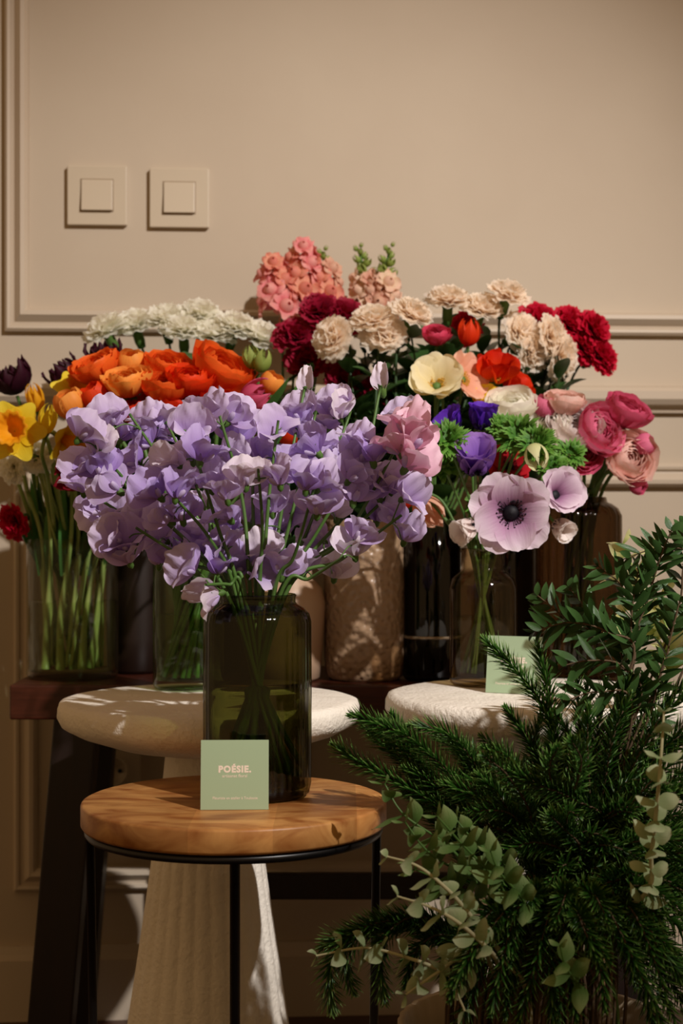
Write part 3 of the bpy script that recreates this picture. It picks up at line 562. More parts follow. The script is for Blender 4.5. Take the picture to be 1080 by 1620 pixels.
# filler stems in the clear vase
G = 'pale bulb stems in the clear vase'
V, rm, H, rb, zb = VASES['clear']
for i in range(13):
    a = i*2.4; b0 = V+Vector((math.cos(a)*.042*FR.random()**.4, math.sin(a)*.04*FR.random()**.4, zb)); tp = V+Vector((math.cos(a+.6)*.05, math.sin(a+.6)*.05, H)); up = tp+Vector(((tp.x-V.x)*.5, -.01, FR.uniform(.06, .14)))
    t = thing('daffodil_greenery', 'pale-based green bulb stem standing in water in the clear vase', 'sprig', b0, G)
    mb = MB(); m = (tp-b0)*.45+Vector((FR.uniform(-.008, .008), 0, 0)); pts = catmull([Vector(), m, tp-b0, up-b0], 6)
    mb.tube(pts, [.0062-.0032*min(1, k/9) for k in range(len(pts))], n=8); link('stem', mb.mesh('stem', M['stem_pale']), t)
    mb = MB(); leaf_blade(mb, m*1.6, (up-b0)-m*1.6+Vector((FR.uniform(-.02, .02), FR.uniform(-.02, .02), .02)), .15, .009, droop=.1+.2*(i % 3 == 0), nv=10); link('leaf', mb.mesh('leaf', M['tulip_leaf']), t)
G = 'broad leaves in the clear vase'
V, rm, H, rb, zb = VASES['clear']
for i in range(18):
    a = i*2.4; b0 = V+Vector((math.cos(a)*.03, math.sin(a)*.03, zb+.004)); tp = V+Vector((math.cos(a+.5)*.045, math.sin(a+.5)*.045, H-.02)); top = P(60+9.5*i+FR.uniform(-8, 8), FR.uniform(690, 770), 2.17+FR.uniform(-.05, .05))
    t = thing('daffodil_greenery', 'broad green blade, toned dark for shade, among the daffodil stems above the clear vase', 'sprig', b0, G); mb = MB(); mb.tube(catmull([Vector(), (tp-b0)*.5, tp-b0], 6), .0030, .0034, n=6); link('stem', mb.mesh('stem', M['stem_pale']), t)
    mb = MB(); leaf_blade(mb, tp-b0-Vector((0, 0, .02)), top-tp, (top-tp).length*1.2, FR.uniform(.008, .0115), side=(1, FR.uniform(-.6, .6), .1), droop=0, fold=.2, nv=10); link('blade', mb.mesh('blade', M['shaded_blade']), t)
G = 'cut stems in the green glass vase'
V, rm, H, rb, zb = VASES['green']
for i in range(16):
    a = i*2.4; b0 = V+Vector((math.cos(a)*.032, math.sin(a)*.032, zb)); tp = V+Vector((math.cos(a+2.2)*.034, math.sin(a+2.2)*.034, H)); up = tp+Vector(((tp.x-V.x)*.9, 0, FR.uniform(.05, .09)))
    t = thing('cut_greenery', 'thick green cut stem crossing others in the green glass vase', 'sprig', b0, G); mb = MB(); mb.tube(catmull([Vector(), (tp-b0)*.5, tp-b0, up-b0], 5), .0028, .0026, n=7); link('stem', mb.mesh('stem', M['stem']), t)
    if i % 2 == 0:
        mb = MB(); leaf_blade(mb, (up-b0)*.75, (up-b0)*.3+Vector((FR.uniform(-.01, .01), 0, .02)), .06, .006, nv=7); link('leaf', mb.mesh('leaf', M['stem_dark']), t)
# tall tulip blades centre
for px, py, bx, by, lab in ((480, 590, 425, 720, 'long green tulip leaf rising behind the lavender petals'), (455, 600, 405, 665, 'short green tulip leaf left of the long one')):
    a, b_ = P(bx, by, 1.9), P(px, py, 1.86); V = VASES['green'][0]; base = V+Vector((.02, -.01, .02))
    t = thing('tulip_greenery', lab, 'tulip leaf', base); mb = MB(); leaf_blade(mb, a-base, b_-a, (b_-a).length*1.05, .0085, side=(1, .2, .3), droop=0, nv=10)
    link('blade', mb.mesh('blade', M['tulip_leaf']), t); mb = MB(); mb.tube(catmull([Vector(), V+Vector((.026, -.01, VASES['green'][2]))-base, a-base+Vector((0, 0, .004))], 5), .0028, n=6); link('stem', mb.mesh('stem', M['stem']), t)
# ---- snapdragons
def snapdragon(px, py, bx, by, Y, vk, lab, cols, sc_=1, nfl=13, budtop=.3):
    tip, low = P(px, py, Y), P(bx, by, Y); V, rm, H, rb, zb = VASES[vk]; top, bot = into_vase(vk, FR.uniform(0, 6), .6, .6)
    t = thing('snapdragon', lab, 'flower', bot, 'snapdragons against the wall')
    pts = catmull([tip-bot, low-bot, (low-bot).lerp(top-bot, .5), top-bot, Vector()], 6); mb = MB(); mb.tube(pts, .0015, .0026); link('stem', mb.mesh('stem', M['stem']), t)
    for i in range(nfl):
        f = i/(nfl-1); p_ = (tip-bot).lerp(low-bot, f); az = i*2.4; d = Vector((math.cos(az), math.sin(az)*.8-.25, .5-.5*f+.15)).normalized()
        if f < budtop: attach(variants('bud', 'budgreen', 0, b_bud), t, p_+d*.003, facing(d+Vector((0, 0, .5))), (.35+f)*sc_)
        else:
            s_ = sc_*(.85+.5*f); attach(variants('floret', cols[i % len(cols)], i % 3, b_snapfloret), t, p_+d*.004, facing(d, az), s_)
snapdragon(480, 385, 472, 490, 2.28, 'jug', 'tallest pink snapdragon spike against the wall', ['snappink', 'salmon', 'snappink'], 1.1, 14, .12)
snapdragon(428, 410, 445, 500, 2.27, 'jug', 'deep pink snapdragon spike leaning left', ['snappink', 'snappink', 'salmon'], 1.1, 12, .1)
snapdragon(510, 398, 515, 490, 2.29, 'jug', 'cream and pink snapdragon spike with green tip right of the tallest', ['snapcream', 'salmon', 'snappeach'], 1.0, 14, .28)
snapdragon(566, 393, 590, 490, 2.28, 'hammered', 'budding snapdragon spike leaning left in the green-topped pair', ['snapcream', 'snappeach', 'snappeach'], .95, 17, .55)
snapdragon(616, 392, 600, 492, 2.27, 'hammered', 'budding snapdragon spike leaning right in the green-topped pair', ['snappeach', 'snapcream', 'snappeach'], .95, 17, .55)
# ---- anemones
AN = 'anemone'
def collar(off=.03, rad=.026):
    def f(t, pts):
        p_ = pts[7]; q = (pts[2]-pts[9]).to_track_quat('Z', 'Y'); frill(t, p_, q, rad, seed=FR.randrange(99))
    return f
flower(AN, 'lilac', 808, 812, 1.80, 'bottle', 'large wide-open pale lilac anemone with black centre facing forward', 'flower', 'anemone', None, face=(-.12, -1, -.05), var=0, scale=1.13, stem='stem')
flower(AN, 'lilac', 880, 782, 1.86, 'bottle', 'pale lilac anemone turned right beside the large open one', 'flower', 'anemone', None, face=(.35, -.8, .25), var=2, scale=.95)
flower(AN, 'whitepink', 884, 832, 1.88, 'bottle', 'small pale crinkled anemone under the one turned right', 'flower', 'anemone', None, face=(.5, -.7, -.5), var=1, scale=.62)
flower(AN, 'violet', 752, 735, 1.84, 'bottle', 'violet cup-shaped anemone with a dark centre', 'flower', 'anemone', None, face=(-.05, -.62, .72), var=1, scale=1.05, leaf=None)
flower(AN, 'purple', 762, 668, 1.92, 'bottle', 'deep purple anemone standing behind the violet cup', 'flower', 'anemone', None, face=(.1, -.25, 1), var=1, scale=.8)
flower(AN, 'purple', 716, 674, 1.90, 'bottle', 'purple anemone with a pointed petal at the left', 'flower', 'anemone', None, face=(-.6, -.3, .7), var=2, scale=.75)
flower(AN, 'anred', 806, 735, 1.92, 'bottle', 'red anemone with black centre between violet and lilac ones', 'flower', 'anemone', None, face=(.05, -.9, .35), var=0, scale=.68)
flower(AN, 'whitepink', 742, 835, 1.90, 'bottle', 'white anemone mostly hidden behind the large lilac one', 'flower', 'anemone', None, face=(-.6, -.4, -.3), var=1, scale=.7)
flower(AN, 'anred', 650, 770, 1.92, 'bottle', 'red anemone behind the right tip of the lavender bunch', 'flower', 'anemone', None, face=(-.6, -.6, .2), var=1, scale=.7)
flower('bud', 'creambud', 848, 722, 1.84, 'bottle', 'cream nodding anemone bud on a frilly green collar', 'flower bud', 'anemone_bud', None, scale=1.5, face=(.1, -.6, -.6))
# frilly leaf sprigs
for px, py, Y, lab, s_ in ((708, 700, 1.84, 'frilly bright green leaf collar left of the violet cup', 1.35), (700, 738, 1.88, 'frilly green leaf collar below the left one', 1.1), (822, 690, 1.88, 'frilly bright green leaf collar behind the cream bud', 1.4), (850, 705, 1.86, 'frilly green leaf collar touching the cream bud', 1.3), (795, 682, 1.90, 'frilly green leaf collar above the red anemone', 1.1), (870, 740, 1.95, 'frilly dark green leaf collar above the lilac anemone turned right', 1.1), (760, 800, 1.92, 'frilly green leaf collar under the violet cup', 1.0), (900, 720, 1.98, 'frilly dark leaf collar under the white ranunculus', 1.1)):
    h = P(px, py, Y); V, rm, H, rb, zb = VASES['bottle']; top, bot = into_vase('bottle', FR.uniform(0, 6), .6, .6)
    t = thing('anemone_sprig', lab, 'sprig', bot, 'frilly anemone leaves'); mb = MB(); mb.tube(catmull([h-bot, (h-bot).lerp(top-bot, .5)+Vector((0, 0, .01)), top-bot, Vector()], 6), .0013, .002); link('stem', mb.mesh('stem', M['stem']), t)
    frill(t, h-bot, facing((FR.uniform(-.4, .4), -.8, .5)), .023*s_, seed=px, n=18)
# ---- pink / white ranunculus right
G = 'pink and white ranunculus at the right'
for px, py, col, s_, fc, lab in ((810, 652, 'white', 1.12, (-.1, -.5, .8), 'white ranunculus just above the bright green collar'), (862, 650, 'rosepink', .8, (0, -.3, .9), 'pink ranunculus between the white and pale peach blooms'), (892, 645, 'blush', .9, (.1, -.3, .9), 'pale peach ranunculus at the back of the pink group'),
    (906, 682, 'whitepink', 1.2, (.1, -.8, .5), 'large white ranunculus with loose petals in the pink group'), (938, 686, 'rosepink', 1.15, (.5, -.7, .3), 'rose pink ranunculus behind the large white one'), (985, 660, 'hotpink', 1.08, (.35, -.4, .7), 'deep pink ranunculus highest at the right'), (988, 727, 'blush', 1.22, (.35, -.9, .2), 'blush ranunculus showing its swirled centre at the right'),
    (1012, 706, 'rosepink', .75, (.8, -.4, .3), 'small pink ranunculus at the far right edge'), (1004, 766, 'hotpink', .62, (.7, -.5, -.4), 'small deep pink ranunculus hanging below the blush one'), (870, 680, 'white', .95, (-.2, -.8, .4), 'white ranunculus left of the loose-petalled one'), (920, 715, 'hotpink', .9, (.2, -.8, -.1), 'deep pink ranunculus shaded beneath the large white one')):
    flower('ranunculus' if s_ > .8 else 'closed', col, px, py, 2.04 if px < 960 else 2.06, 'ribbed', lab, 'flower', 'ranunculus', G, scale=s_*.93, face=fc, sr=.0024)
G = 'cut stems in the ribbed brown vase'
V, rm, H, rb, zb = VASES['ribbed']
for i in range(12):
    a = i*2.4; b0 = V+Vector((math.cos(a)*.038, math.sin(a)*.038, zb)); tp = V+Vector((math.cos(a+2)*.028, math.sin(a+2)*.028, H)); up = tp+Vector(((tp.x-V.x)*1.2, 0, .055))
    t = thing('cut_greenery', 'green stem bunched with others in the ribbed brown vase', 'sprig', b0, G); mb = MB(); mb.tube(catmull([Vector(), (tp-b0)*.5, tp-b0, up-b0], 5), .0026, n=6); link('stem', mb.mesh('stem', M['stem']), t)
    mb = MB(); leaf_blade(mb, up-b0, (FR.uniform(-.6, .6), FR.uniform(-.6, .2), .4), .035, .007, nv=6); link('leaf', mb.mesh('leaf', M['olive']), t)
# dark leafy filler stems under the back row
G = 'dark leafy stems under the back row'
VN = dict(hammered='hammered beige vase', dark='dark vase with bright base rim', ribdark='dark glass vase behind the anemones', darkbox2='black ceramic vase', jug='smooth pinkish beige vase', darkbox='dark brown ceramic vase')
k = 0
for vk, x0_, x1_, yy in (('hammered', 520, 680, 575), ('dark', 640, 780, 560), ('ribdark', 760, 900, 575), ('hammered', 540, 670, 650), ('darkbox2', 180, 400, 612), ('jug', 440, 560, 640), ('darkbox', 150, 260, 640)):
    for i in range(16):
        px = x0_+(x1_-x0_)*(i+.5)/16+FR.uniform(-8, 8); Y = 2.2+FR.uniform(-.05, .06); h = P(px, yy+FR.uniform(-35, 50), Y); top, bot = into_vase(vk, FR.uniform(0, 6), .6, .6)
        t = thing('cut_greenery', 'dark leafy cut greenery in shade, standing in the '+VN[vk], 'sprig', bot, G+', '+VN[vk]); mb = MB(); pts = catmull([h-bot, (h-bot).lerp(top-bot, .5), top-bot, Vector()], 6); mb.tube(pts, .0014, .0022, n=6); link('stem', mb.mesh('stem', M['stem_dark']), t)
        mb = MB()
        for j in range(13):
            p_ = pts[j]; az = j*2.4+i; leaf_blade(mb, p_, (math.cos(az), math.sin(az), 1.0), FR.uniform(.04, .07), FR.uniform(.010, .017), nv=6, droop=.3)
        link('leaves', mb.mesh('leaves', M['olive']), t)
# ---------------------------------------------------------------- sweet peas
def b_standard(col, var):
    mb = MB(); fold = [2, -6, 12, -2][var % 4]
    petal(mb, .031, .0220, fold, fold-16-(var*13 % 30), 0, cup=[.10, -.22, .25, -.05, .32][var % 5], ruf=.0050, rk=4.6+(var % 3), nu=21, nv=13, seed=var*5+1, rnd=.34, edge=.020, crk=.0011, r0=.001, prof=lambda v: .10+.90*np.sin(np.pi*np.clip(.04+.64*v**.7, 0, 1)))
    return mb.mesh('standard_petal', M[col])
def b_wing(col, var, s_):
    mb = MB(); petal(mb, .024, .0135, 20+(var*9 % 22), 62+(var*17 % 40), s_*(.50+.16*(var % 3)), cup=.30, ruf=.0034, rk=3.8, nu=13, nv=9, seed=var*5+(3 if s_ > 0 else 4), rnd=.3, edge=.015, r0=.003)
    return mb.mesh('wing_petal', M[col])
def b_keel(var):
    mb = MB(); shell(mb, .0030, 2.2, 165, 0, 3.14, nu=10, nv=7, rnd=0, seed=1); return mb.mesh('keel', M['lavender'])
def b_sepal(var):
    mb = MB(); mb.lathe([(.0008, -.006), (.0028, -.004), (.0036, .002)], n=8)
    for j in range(5): petal(mb, .008, .0018, 20, 80, j*1.257, nu=3, nv=4, seed=j, r0=.003, z0=.001, rnd=.6)
    return mb.mesh('calyx', M['calyx'])
STEMS = [ # tip, via, depth Y, distinguishing words
 ((150, 705), (225, 790), 1.55, 'thick curved stem reaching the far upper left'), ((135, 775), (240, 845), 1.63, 'stem reaching lowest on the far left'), ((205, 655), (295, 790), 1.66, 'stem rising to the upper left shoulder of the bunch'),
 ((255, 650), (315, 780), 1.71, 'back stem rising under the orange blooms'), ((305, 705), (345, 835), 1.52, 'straight stem forking at the left front'), ((345, 650), (383, 790), 1.58, 'stem topped by a folded bloom left of the centre'),
 ((400, 655), (400, 800), 1.69, 'back stem at the centre left'), ((440, 665), (425, 790), 1.60, 'upright stem at the very centre'), ((408, 740), (415, 840), 1.49, 'short stem nearest the viewer at centre'),
 ((500, 650), (465, 800), 1.65, 'stem rising right of the green tulip leaf'), ((555, 650), (490, 830), 1.69, 'back stem rising at the right of the bunch'), ((590, 700), (500, 845), 1.58, 'stem leaning right with its lower blooms open'),
 ((655, 745), (545, 850), 1.62, 'stem reaching farthest to the right'), ((635, 815), (540, 885), 1.56, 'low stem drooping at the far right'), ((497, 770), (465, 880), 1.51, 'front stem right of the centre'),
 ((545, 880), (490, 915), 1.54, 'lowest stem on the right over the jar shoulder'), ((215, 835), (300, 890), 1.54, 'lowest stem on the left'), ((325, 925), (362, 925), 1.53, 'drooping stem hanging at the jar mouth'),
 ((602, 612), (560, 790), 1.66, 'bare-tipped stem with a closed bud at the upper right'), ((482, 612), (450, 780), 1.68, 'stem with a closed pale bud above the bunch'), ((265, 775), (330, 850), 1.50, 'front stem spreading toward the left'), ((305, 870), (365, 905), 1.56, 'short low stem left of the jar mouth')]
BL = [(150,792),(128,750),(156,690),(196,668),(236,650),(262,676),(210,716),(152,724),(268,716),(300,700),(340,652),(322,634),(366,668),(355,706),(402,700),(390,738),(330,745),(282,760),(240,760),(228,800),(198,842),(254,834),(243,866),
 (290,830),(312,790),(342,802),(350,762),(300,872),(376,880),(350,846),(432,782),(440,826),(400,800),(470,664),(512,650),(490,694),(545,634),(562,680),(592,700),(545,722),(480,746),(520,752),(560,762),(530,790),(500,784),(470,794),(502,832),(452,820),(478,880),
 (528,886),(618,748),(642,752),(655,772),(620,800),(590,762),(640,826),(600,796),(575,702),(420,706),(442,664),(302,742),(372,642),(175,752),(175,645),(140,668),(280,648),(600,745),(416,860),(450,724),(575,830),(262,800),(325,700),(185,800),(178,838),(270,862),(320,850),(295,885),(345,880),(205,862),(410,890),(445,880),(560,850),(500,860),(130,720),(230,740),(515,700),(410,760),(360,820),(330,935),(560,735),(395,850),(225,685),(300,665),(435,740),(550,700),(505,735),(285,795)]
V, rm, H, rb, zb = VASES['main']; SR = random.Random(11)
paths = []; roots = []
for i, (tip, via, Y, words) in enumerate(STEMS):
    tipP, viaP = P(*tip, Y), P(*via, (Y+1.6)/2+.0); d = Vector((viaP.x-V.x, viaP.y-V.y)); 
    mx = V.x+max(-.029, min(.029, (viaP.x-V.x)*.45)); my = V.y+max(-.026, min(.026, (Y-1.6)*.5)); mouth = Vector((mx, my, V.z+H+.002))
    bot = Vector((V.x-(mx-V.x)*.9+SR.uniform(-.008, .008), V.y-(my-V.y)*.9, V.z+zb))
    t = thing('sweet_pea', 'lavender sweet pea in the jar, '+words, 'flower', bot, 'lavender sweet peas in the olive jar')
    mb = MB(); pts = catmull([tipP-bot, viaP-bot, mouth-bot, Vector()], 12); mb.tube(pts, .0014, .0025, n=8); link('stem', mb.mesh('stem', M['stem']), t)
    paths.append([p_+bot for p_ in pts[:24]]); roots.append((t, bot))
def put_blossom(t, bot, at, pos, var, col, face, scale=1.0, bud=False, up=None):
    f = Vector(face).normalized(); z = (up or Vector((SR.uniform(-.35, .35), SR.uniform(-.2, .2), 1))); x = (f-z*f.dot(z)/z.dot(z)).normalized(); z = z.normalized(); y = z.cross(x)
    q = Matrix((x, y, z)).transposed().to_quaternion()
    base = pos - x*.004*scale - z*.009*scale
    mb = MB(); mid = at.lerp(base, .5)+Vector((0, 0, .003)); mb.tube(catmull([at-bot, mid-bot, base-z*.004-bot], 4), .0008, .0007, n=5)
    fl = link('blossom', mb.mesh('blossom', M['stem']), t)     # the pedicel carries the petals as sub-parts
    if bud: link('standard_petal', cached(('st', col, 1), lambda: b_standard(col, 1)), fl, base-bot, q, (scale*.9, scale*.45, scale*.95)); link('calyx', cached('sep', lambda: b_sepal(0)), fl, base-bot, q, scale*1.15); return
    link('standard_petal', cached(('st', col, var), lambda: b_standard(col, var)), fl, base-bot, q, scale)
    wv = var % 3
    for s_ in (1, -1): link('wing_petal', cached(('wg', col, wv, s_), lambda: b_wing(col, wv, s_)), fl, base-bot, q, scale)
    link('keel', cached('keel', lambda: b_keel(0)), fl, base-bot, q @ Quaternion((0, 1, 0), 1.0), scale)
    link('calyx', cached('sep', lambda: b_sepal(0)), fl, base-bot, q, scale)
cnt = [0]*len(STEMS)
for bi, (bx, by) in enumerate(BL):
    best = None
    for i, pth in enumerate(paths):
        if i in (18, 19): continue
        for k, p_ in enumerate(pth[:17]):
            pb = P(bx, by, p_.y); dist = (pb-p_).length+.010*cnt[i]+.0006*k
            if best is None or dist < best[0]: best = (dist, i, k)
    _, i, k = best; cnt[i] += 1; at = paths[i][min(k+2, 20)]; Yb = at.y+(SR.uniform(-.025, .022) if by < 790 else SR.uniform(.008, .045)); pos = P(bx+SR.uniform(-4, 4), by+13, Yb)
    out_ = (pos-at); face = Vector((out_.x*7+SR.uniform(-1.1, 1.1), -.7+SR.uniform(-.5, .6), SR.uniform(-.45, .5)))
    low = by > 860 or bx > 560; col = 'lav_pale' if (bx, by) in ((528, 886), (330, 935), (545, 634)) or SR.random() < .08 else ('lav_deep' if SR.random() < .3 else 'lavender')
    upv = None
    if SR.random() < .5: upv = Vector((out_.x*20+SR.uniform(-.9, .9), SR.uniform(-.7, .3), .6))
    if (bx, by) == (330, 935): upv = Vector((-1, -.1, -.15)); face = Vector((0, -.5, -.8))
    if (bx, by) == (150, 792): upv = Vector((-.7, -.1, -.7)); face = Vector((-.2, -1, .3))
    put_blossom(*roots[i], at, pos, SR.randrange(8), col, face, SR.uniform(.98, 1.24), up=upv)
for si, spots in ((18, ((600, 603, True), (635, 660, False))), (19, ((482, 608, True), (525, 640, False), (470, 650, False)))):
    for bx, by, bud in spots:
        at = min(paths[si], key=lambda p_: (P(bx, by, p_.y)-p_).length); put_blossom(*roots[si], at, P(bx, by, at.y), 1, 'lav_pale' if bud else 'lavender', (-.4, -.8, .2), 1.15, bud, up=Vector((-.15, 0, 1)))
bot = Vector((V.x-.012, V.y+.01, V.z+zb)); t = thing('sweet_pea', 'pale pink sweet pea with large folded petals at the right of the lavender bunch', 'flower', bot)
tipP, viaP, mouth = P(655, 655, 1.58), P(545, 850, 1.60), Vector((V.x+.022, V.y-.004, V.z+H+.002)); mb = MB(); pts = catmull([tipP-bot, viaP-bot, mouth-bot, Vector()], 12); mb.tube(pts, .0014, .0025, n=8); link('stem', mb.mesh('stem', M['stem']), t)
for bx, by, f, u, v_ in ((640, 668, (-.6, -.5, .4), (.2, .1, 1), 2), (650, 722, (-.5, -.7, .1), (.6, 0, .8), 4), (622, 700, (-.9, -.4, 0), (-.3, 0, 1), 1), (660, 690, (.5, -.8, .1), (.2, 0, 1), 3)):
    at = min([p_+bot for p_ in pts[:14]], key=lambda q_: (P(bx, by, q_.y)-q_).length); put_blossom(t, bot, at, P(bx, by, 1.545), v_, 'pinkpale', f, 1.35, up=Vector(u))
# ---------------------------------------------------------------- cards
cardM = plain('mint_card', '#a9bf9c', .75, .25); inkM = plain('pale_pink_ink', '#f6e6d4', .8, .2); edgeM = M['whitepink']
def text_mesh(body, size, off, name):
    cu = bpy.data.curves.new(name, 'FONT'); cu.body = body; cu.size = size; cu.offset = off; cu.space_character = 1.16 if off > .0003 else 1.0; cu.align_x = 'CENTER'; cu.align_y = 'CENTER'; cu.extrude = .00005; cu.resolution_u = 3
    tmp = bpy.data.objects.new('tmp', cu); COL.objects.link(tmp); dg = bpy.context.evaluated_depsgraph_get(); dg.update()
    me = bpy.data.meshes.new_from_object(tmp.evaluated_get(dg)); bpy.data.objects.remove(tmp); me.name = name; me.materials.clear(); me.materials.append(inkM); return me
def card(lab, loc, yaw, lean, W=.0655, Hc=.0665, mat=cardM):
    q = Quaternion((0, 0, 1), yaw) @ Quaternion((1, 0, 0), -lean)
    t = thing('card', lab, 'card', loc, 'mint cards on the tables', q); mb = MB(); mb.box((-W/2, 0, 0), (W/2, .0014, Hc)); link('board', mb.mesh('board', mat, False), t)
    R = Quaternion((1, 0, 0), math.pi/2)
    for body, sz, off, x, z, sx in (('POÉSIE.', .0086, .00048, 0, Hc*.575, .98), ('artisanat floral', .0042, .00002, 0, Hc*.482, 1.0), ('Fleuriste en atelier à Toulouse', .0037, .00002, .0005, Hc*.165, .95)):
        o = link('lettering', text_mesh(body, sz, off, 'lettering'), t, (x, -.0001, z), R, (sx, 1, 1))
    return t
c1 = P(371, 1281, 1.523); card('square mint card leaning on the olive jar on the wooden table', (c1.x, 1.522, WZ+.0003), 0.03, .13)
c2 = P(810, 1097, 1.835); card('square mint card beside the bottle vase, partly behind rosemary', (c2.x, 1.832, T2[2]+.0006), -.40, .16)
# ---------------------------------------------------------------- greenery pot and sprigs
potM = plain('pale_fluted_ceramic', '#d8c4a4', .6, .3, col2='#cbb592', scale=6, bump=.2, bscale=40)
t = thing('fluted_pot', 'large pale fluted pot under the greenery at lower right', 'pot', (.185, 1.51, 0))
mb = MB(); mb.lathe([(.0001, 0), (.085, 0), (.10, .01), (.118, .12), (.127, .22), (.130, .262), (.130, .272), (.123, .272), (.116, .22), (.105, .12), (.09, .02), (.0001, .02)], n=200, fn=lambda R, a, z: R*(1+.012*np.abs(np.sin(20*a))*(z < .285)))
link('body', mb.mesh('body', potM), t)
PB = Vector((.185, 1.58, .022)); GR = random.Random(21)
def sprig(name, lab, pts_px, mat_leaf, style, group, rate=.0022, L=.022, W=.0013, stemM='wood_stem', sr=.0013, start=.0, anchor=True, cat='sprig'):
    """pts_px: tip first ... last near the pot, as (px,py,Y)"""
    if name in ('soft_leaf_sprig', 'felted_sprig'): pts_px = [(a_, b_, c_-.13) for a_, b_, c_ in pts_px]
    if name in ('leaf_branch', 'rosemary_sprig'): pts_px = [(a_, b_, c_-.07) for a_, b_, c_ in pts_px]
    pts = [P(*p_) for p_ in pts_px]; last = pts[-1]
    if anchor:
        a = GR.uniform(0, 6.28); rr = .09*GR.random(); m = Vector((.185+rr*math.cos(a), 1.51+rr*math.sin(a), .29)); base = Vector((.185+rr*.6*math.cos(a), 1.51+rr*.6*math.sin(a), .024))
        full = pts+[last.lerp(m, .55)+Vector((0, 0, .015)), m, base]
    else: base = last; full = pts
    t = thing(name, lab, cat, base, group); cur = catmull([p_-base for p_ in full], 9); mb = MB(); mb.tube(cur, sr*.45, sr*1.5, n=6); link('stem', mb.mesh('stem', M[stemM]), t)
    nleafy = 9*(len(pts)-1)+(6 if anchor and style == 'needle' else 0); seg = cur[:nleafy+1]; mb = MB(); s_ = start; i = 0; dist = 0
    cum = [0]
    for a_, b_ in zip(seg, seg[1:]): cum.append(cum[-1]+(b_-a_).length)
    tot = cum[-1]
    while s_ < tot:
        k = max(0, min(len(seg)-2, int(np.searchsorted(cum, s_))-1)); f = (s_-cum[k])/max(1e-6, cum[k+1]-cum[k]); p_ = seg[k].lerp(seg[k+1], f); T = (seg[k]-seg[k+1]).normalized()
        A = T.cross(Vector((.2, .9, .3))).normalized(); B = T.cross(A)
        if style == 'needle':
            az = i*2.4; rad = A*math.cos(az)+B*math.sin(az); g = min(1, .35+s_/.03); op = .55+.55*min(1, s_/.05); d = T*1.0+rad*op*1.05
            leaf_blade(mb, p_, d+Vector((0, 0, GR.uniform(-.1, .25))), L*g*GR.uniform(.8, 1.15), W, side=T.cross(rad), droop=GR.uniform(-.12, .1), fold=-.2, nv=4, pointy=.55)
        elif style == 'pinnate':
            for sgn in (1, -1):
                rad = A*sgn+B*GR.uniform(-1, 1); d = T*GR.uniform(.6, 1.3)+rad*1.0; g = min(1, .45+s_/.04)
                ip = (rad-d*rad.dot(d)/d.dot(d)).normalized(); leaf_blade(mb, p_, d, L*g*GR.uniform(.85, 1.15), W, side=ip*GR.uniform(.5, 1)+T.cross(rad)*GR.uniform(-1, 1), droop=GR.uniform(-.1, .25), fold=.12, nv=6, pointy=.8)
        else:           # broad opposite leaves
            az = (i % 2)*1.57+GR.uniform(-.3, .3); g = min(1, .5+s_/.04)
            for sgn in (1, -1):
                rad = (A*math.cos(az)+B*math.sin(az))*sgn; d = T*(.9 if s_ < .01 else .45)+rad
                leaf_blade(mb, p_, d+Vector((0, -.15, .1)), L*g*GR.uniform(.8, 1.15), W*g, side=T.cross(rad)+T*.2, droop=GR.uniform(-.1, .3), fold=.22, wavy=.06, nv=8, pointy=.62 if style == 'round' else 1.05)
        i += 1; s_ += rate*GR.uniform(.8, 1.2)
    link('leaves', mb.mesh('leaves', M[mat_leaf]), t); return t
RG = 'rosemary sprigs in the greenery'
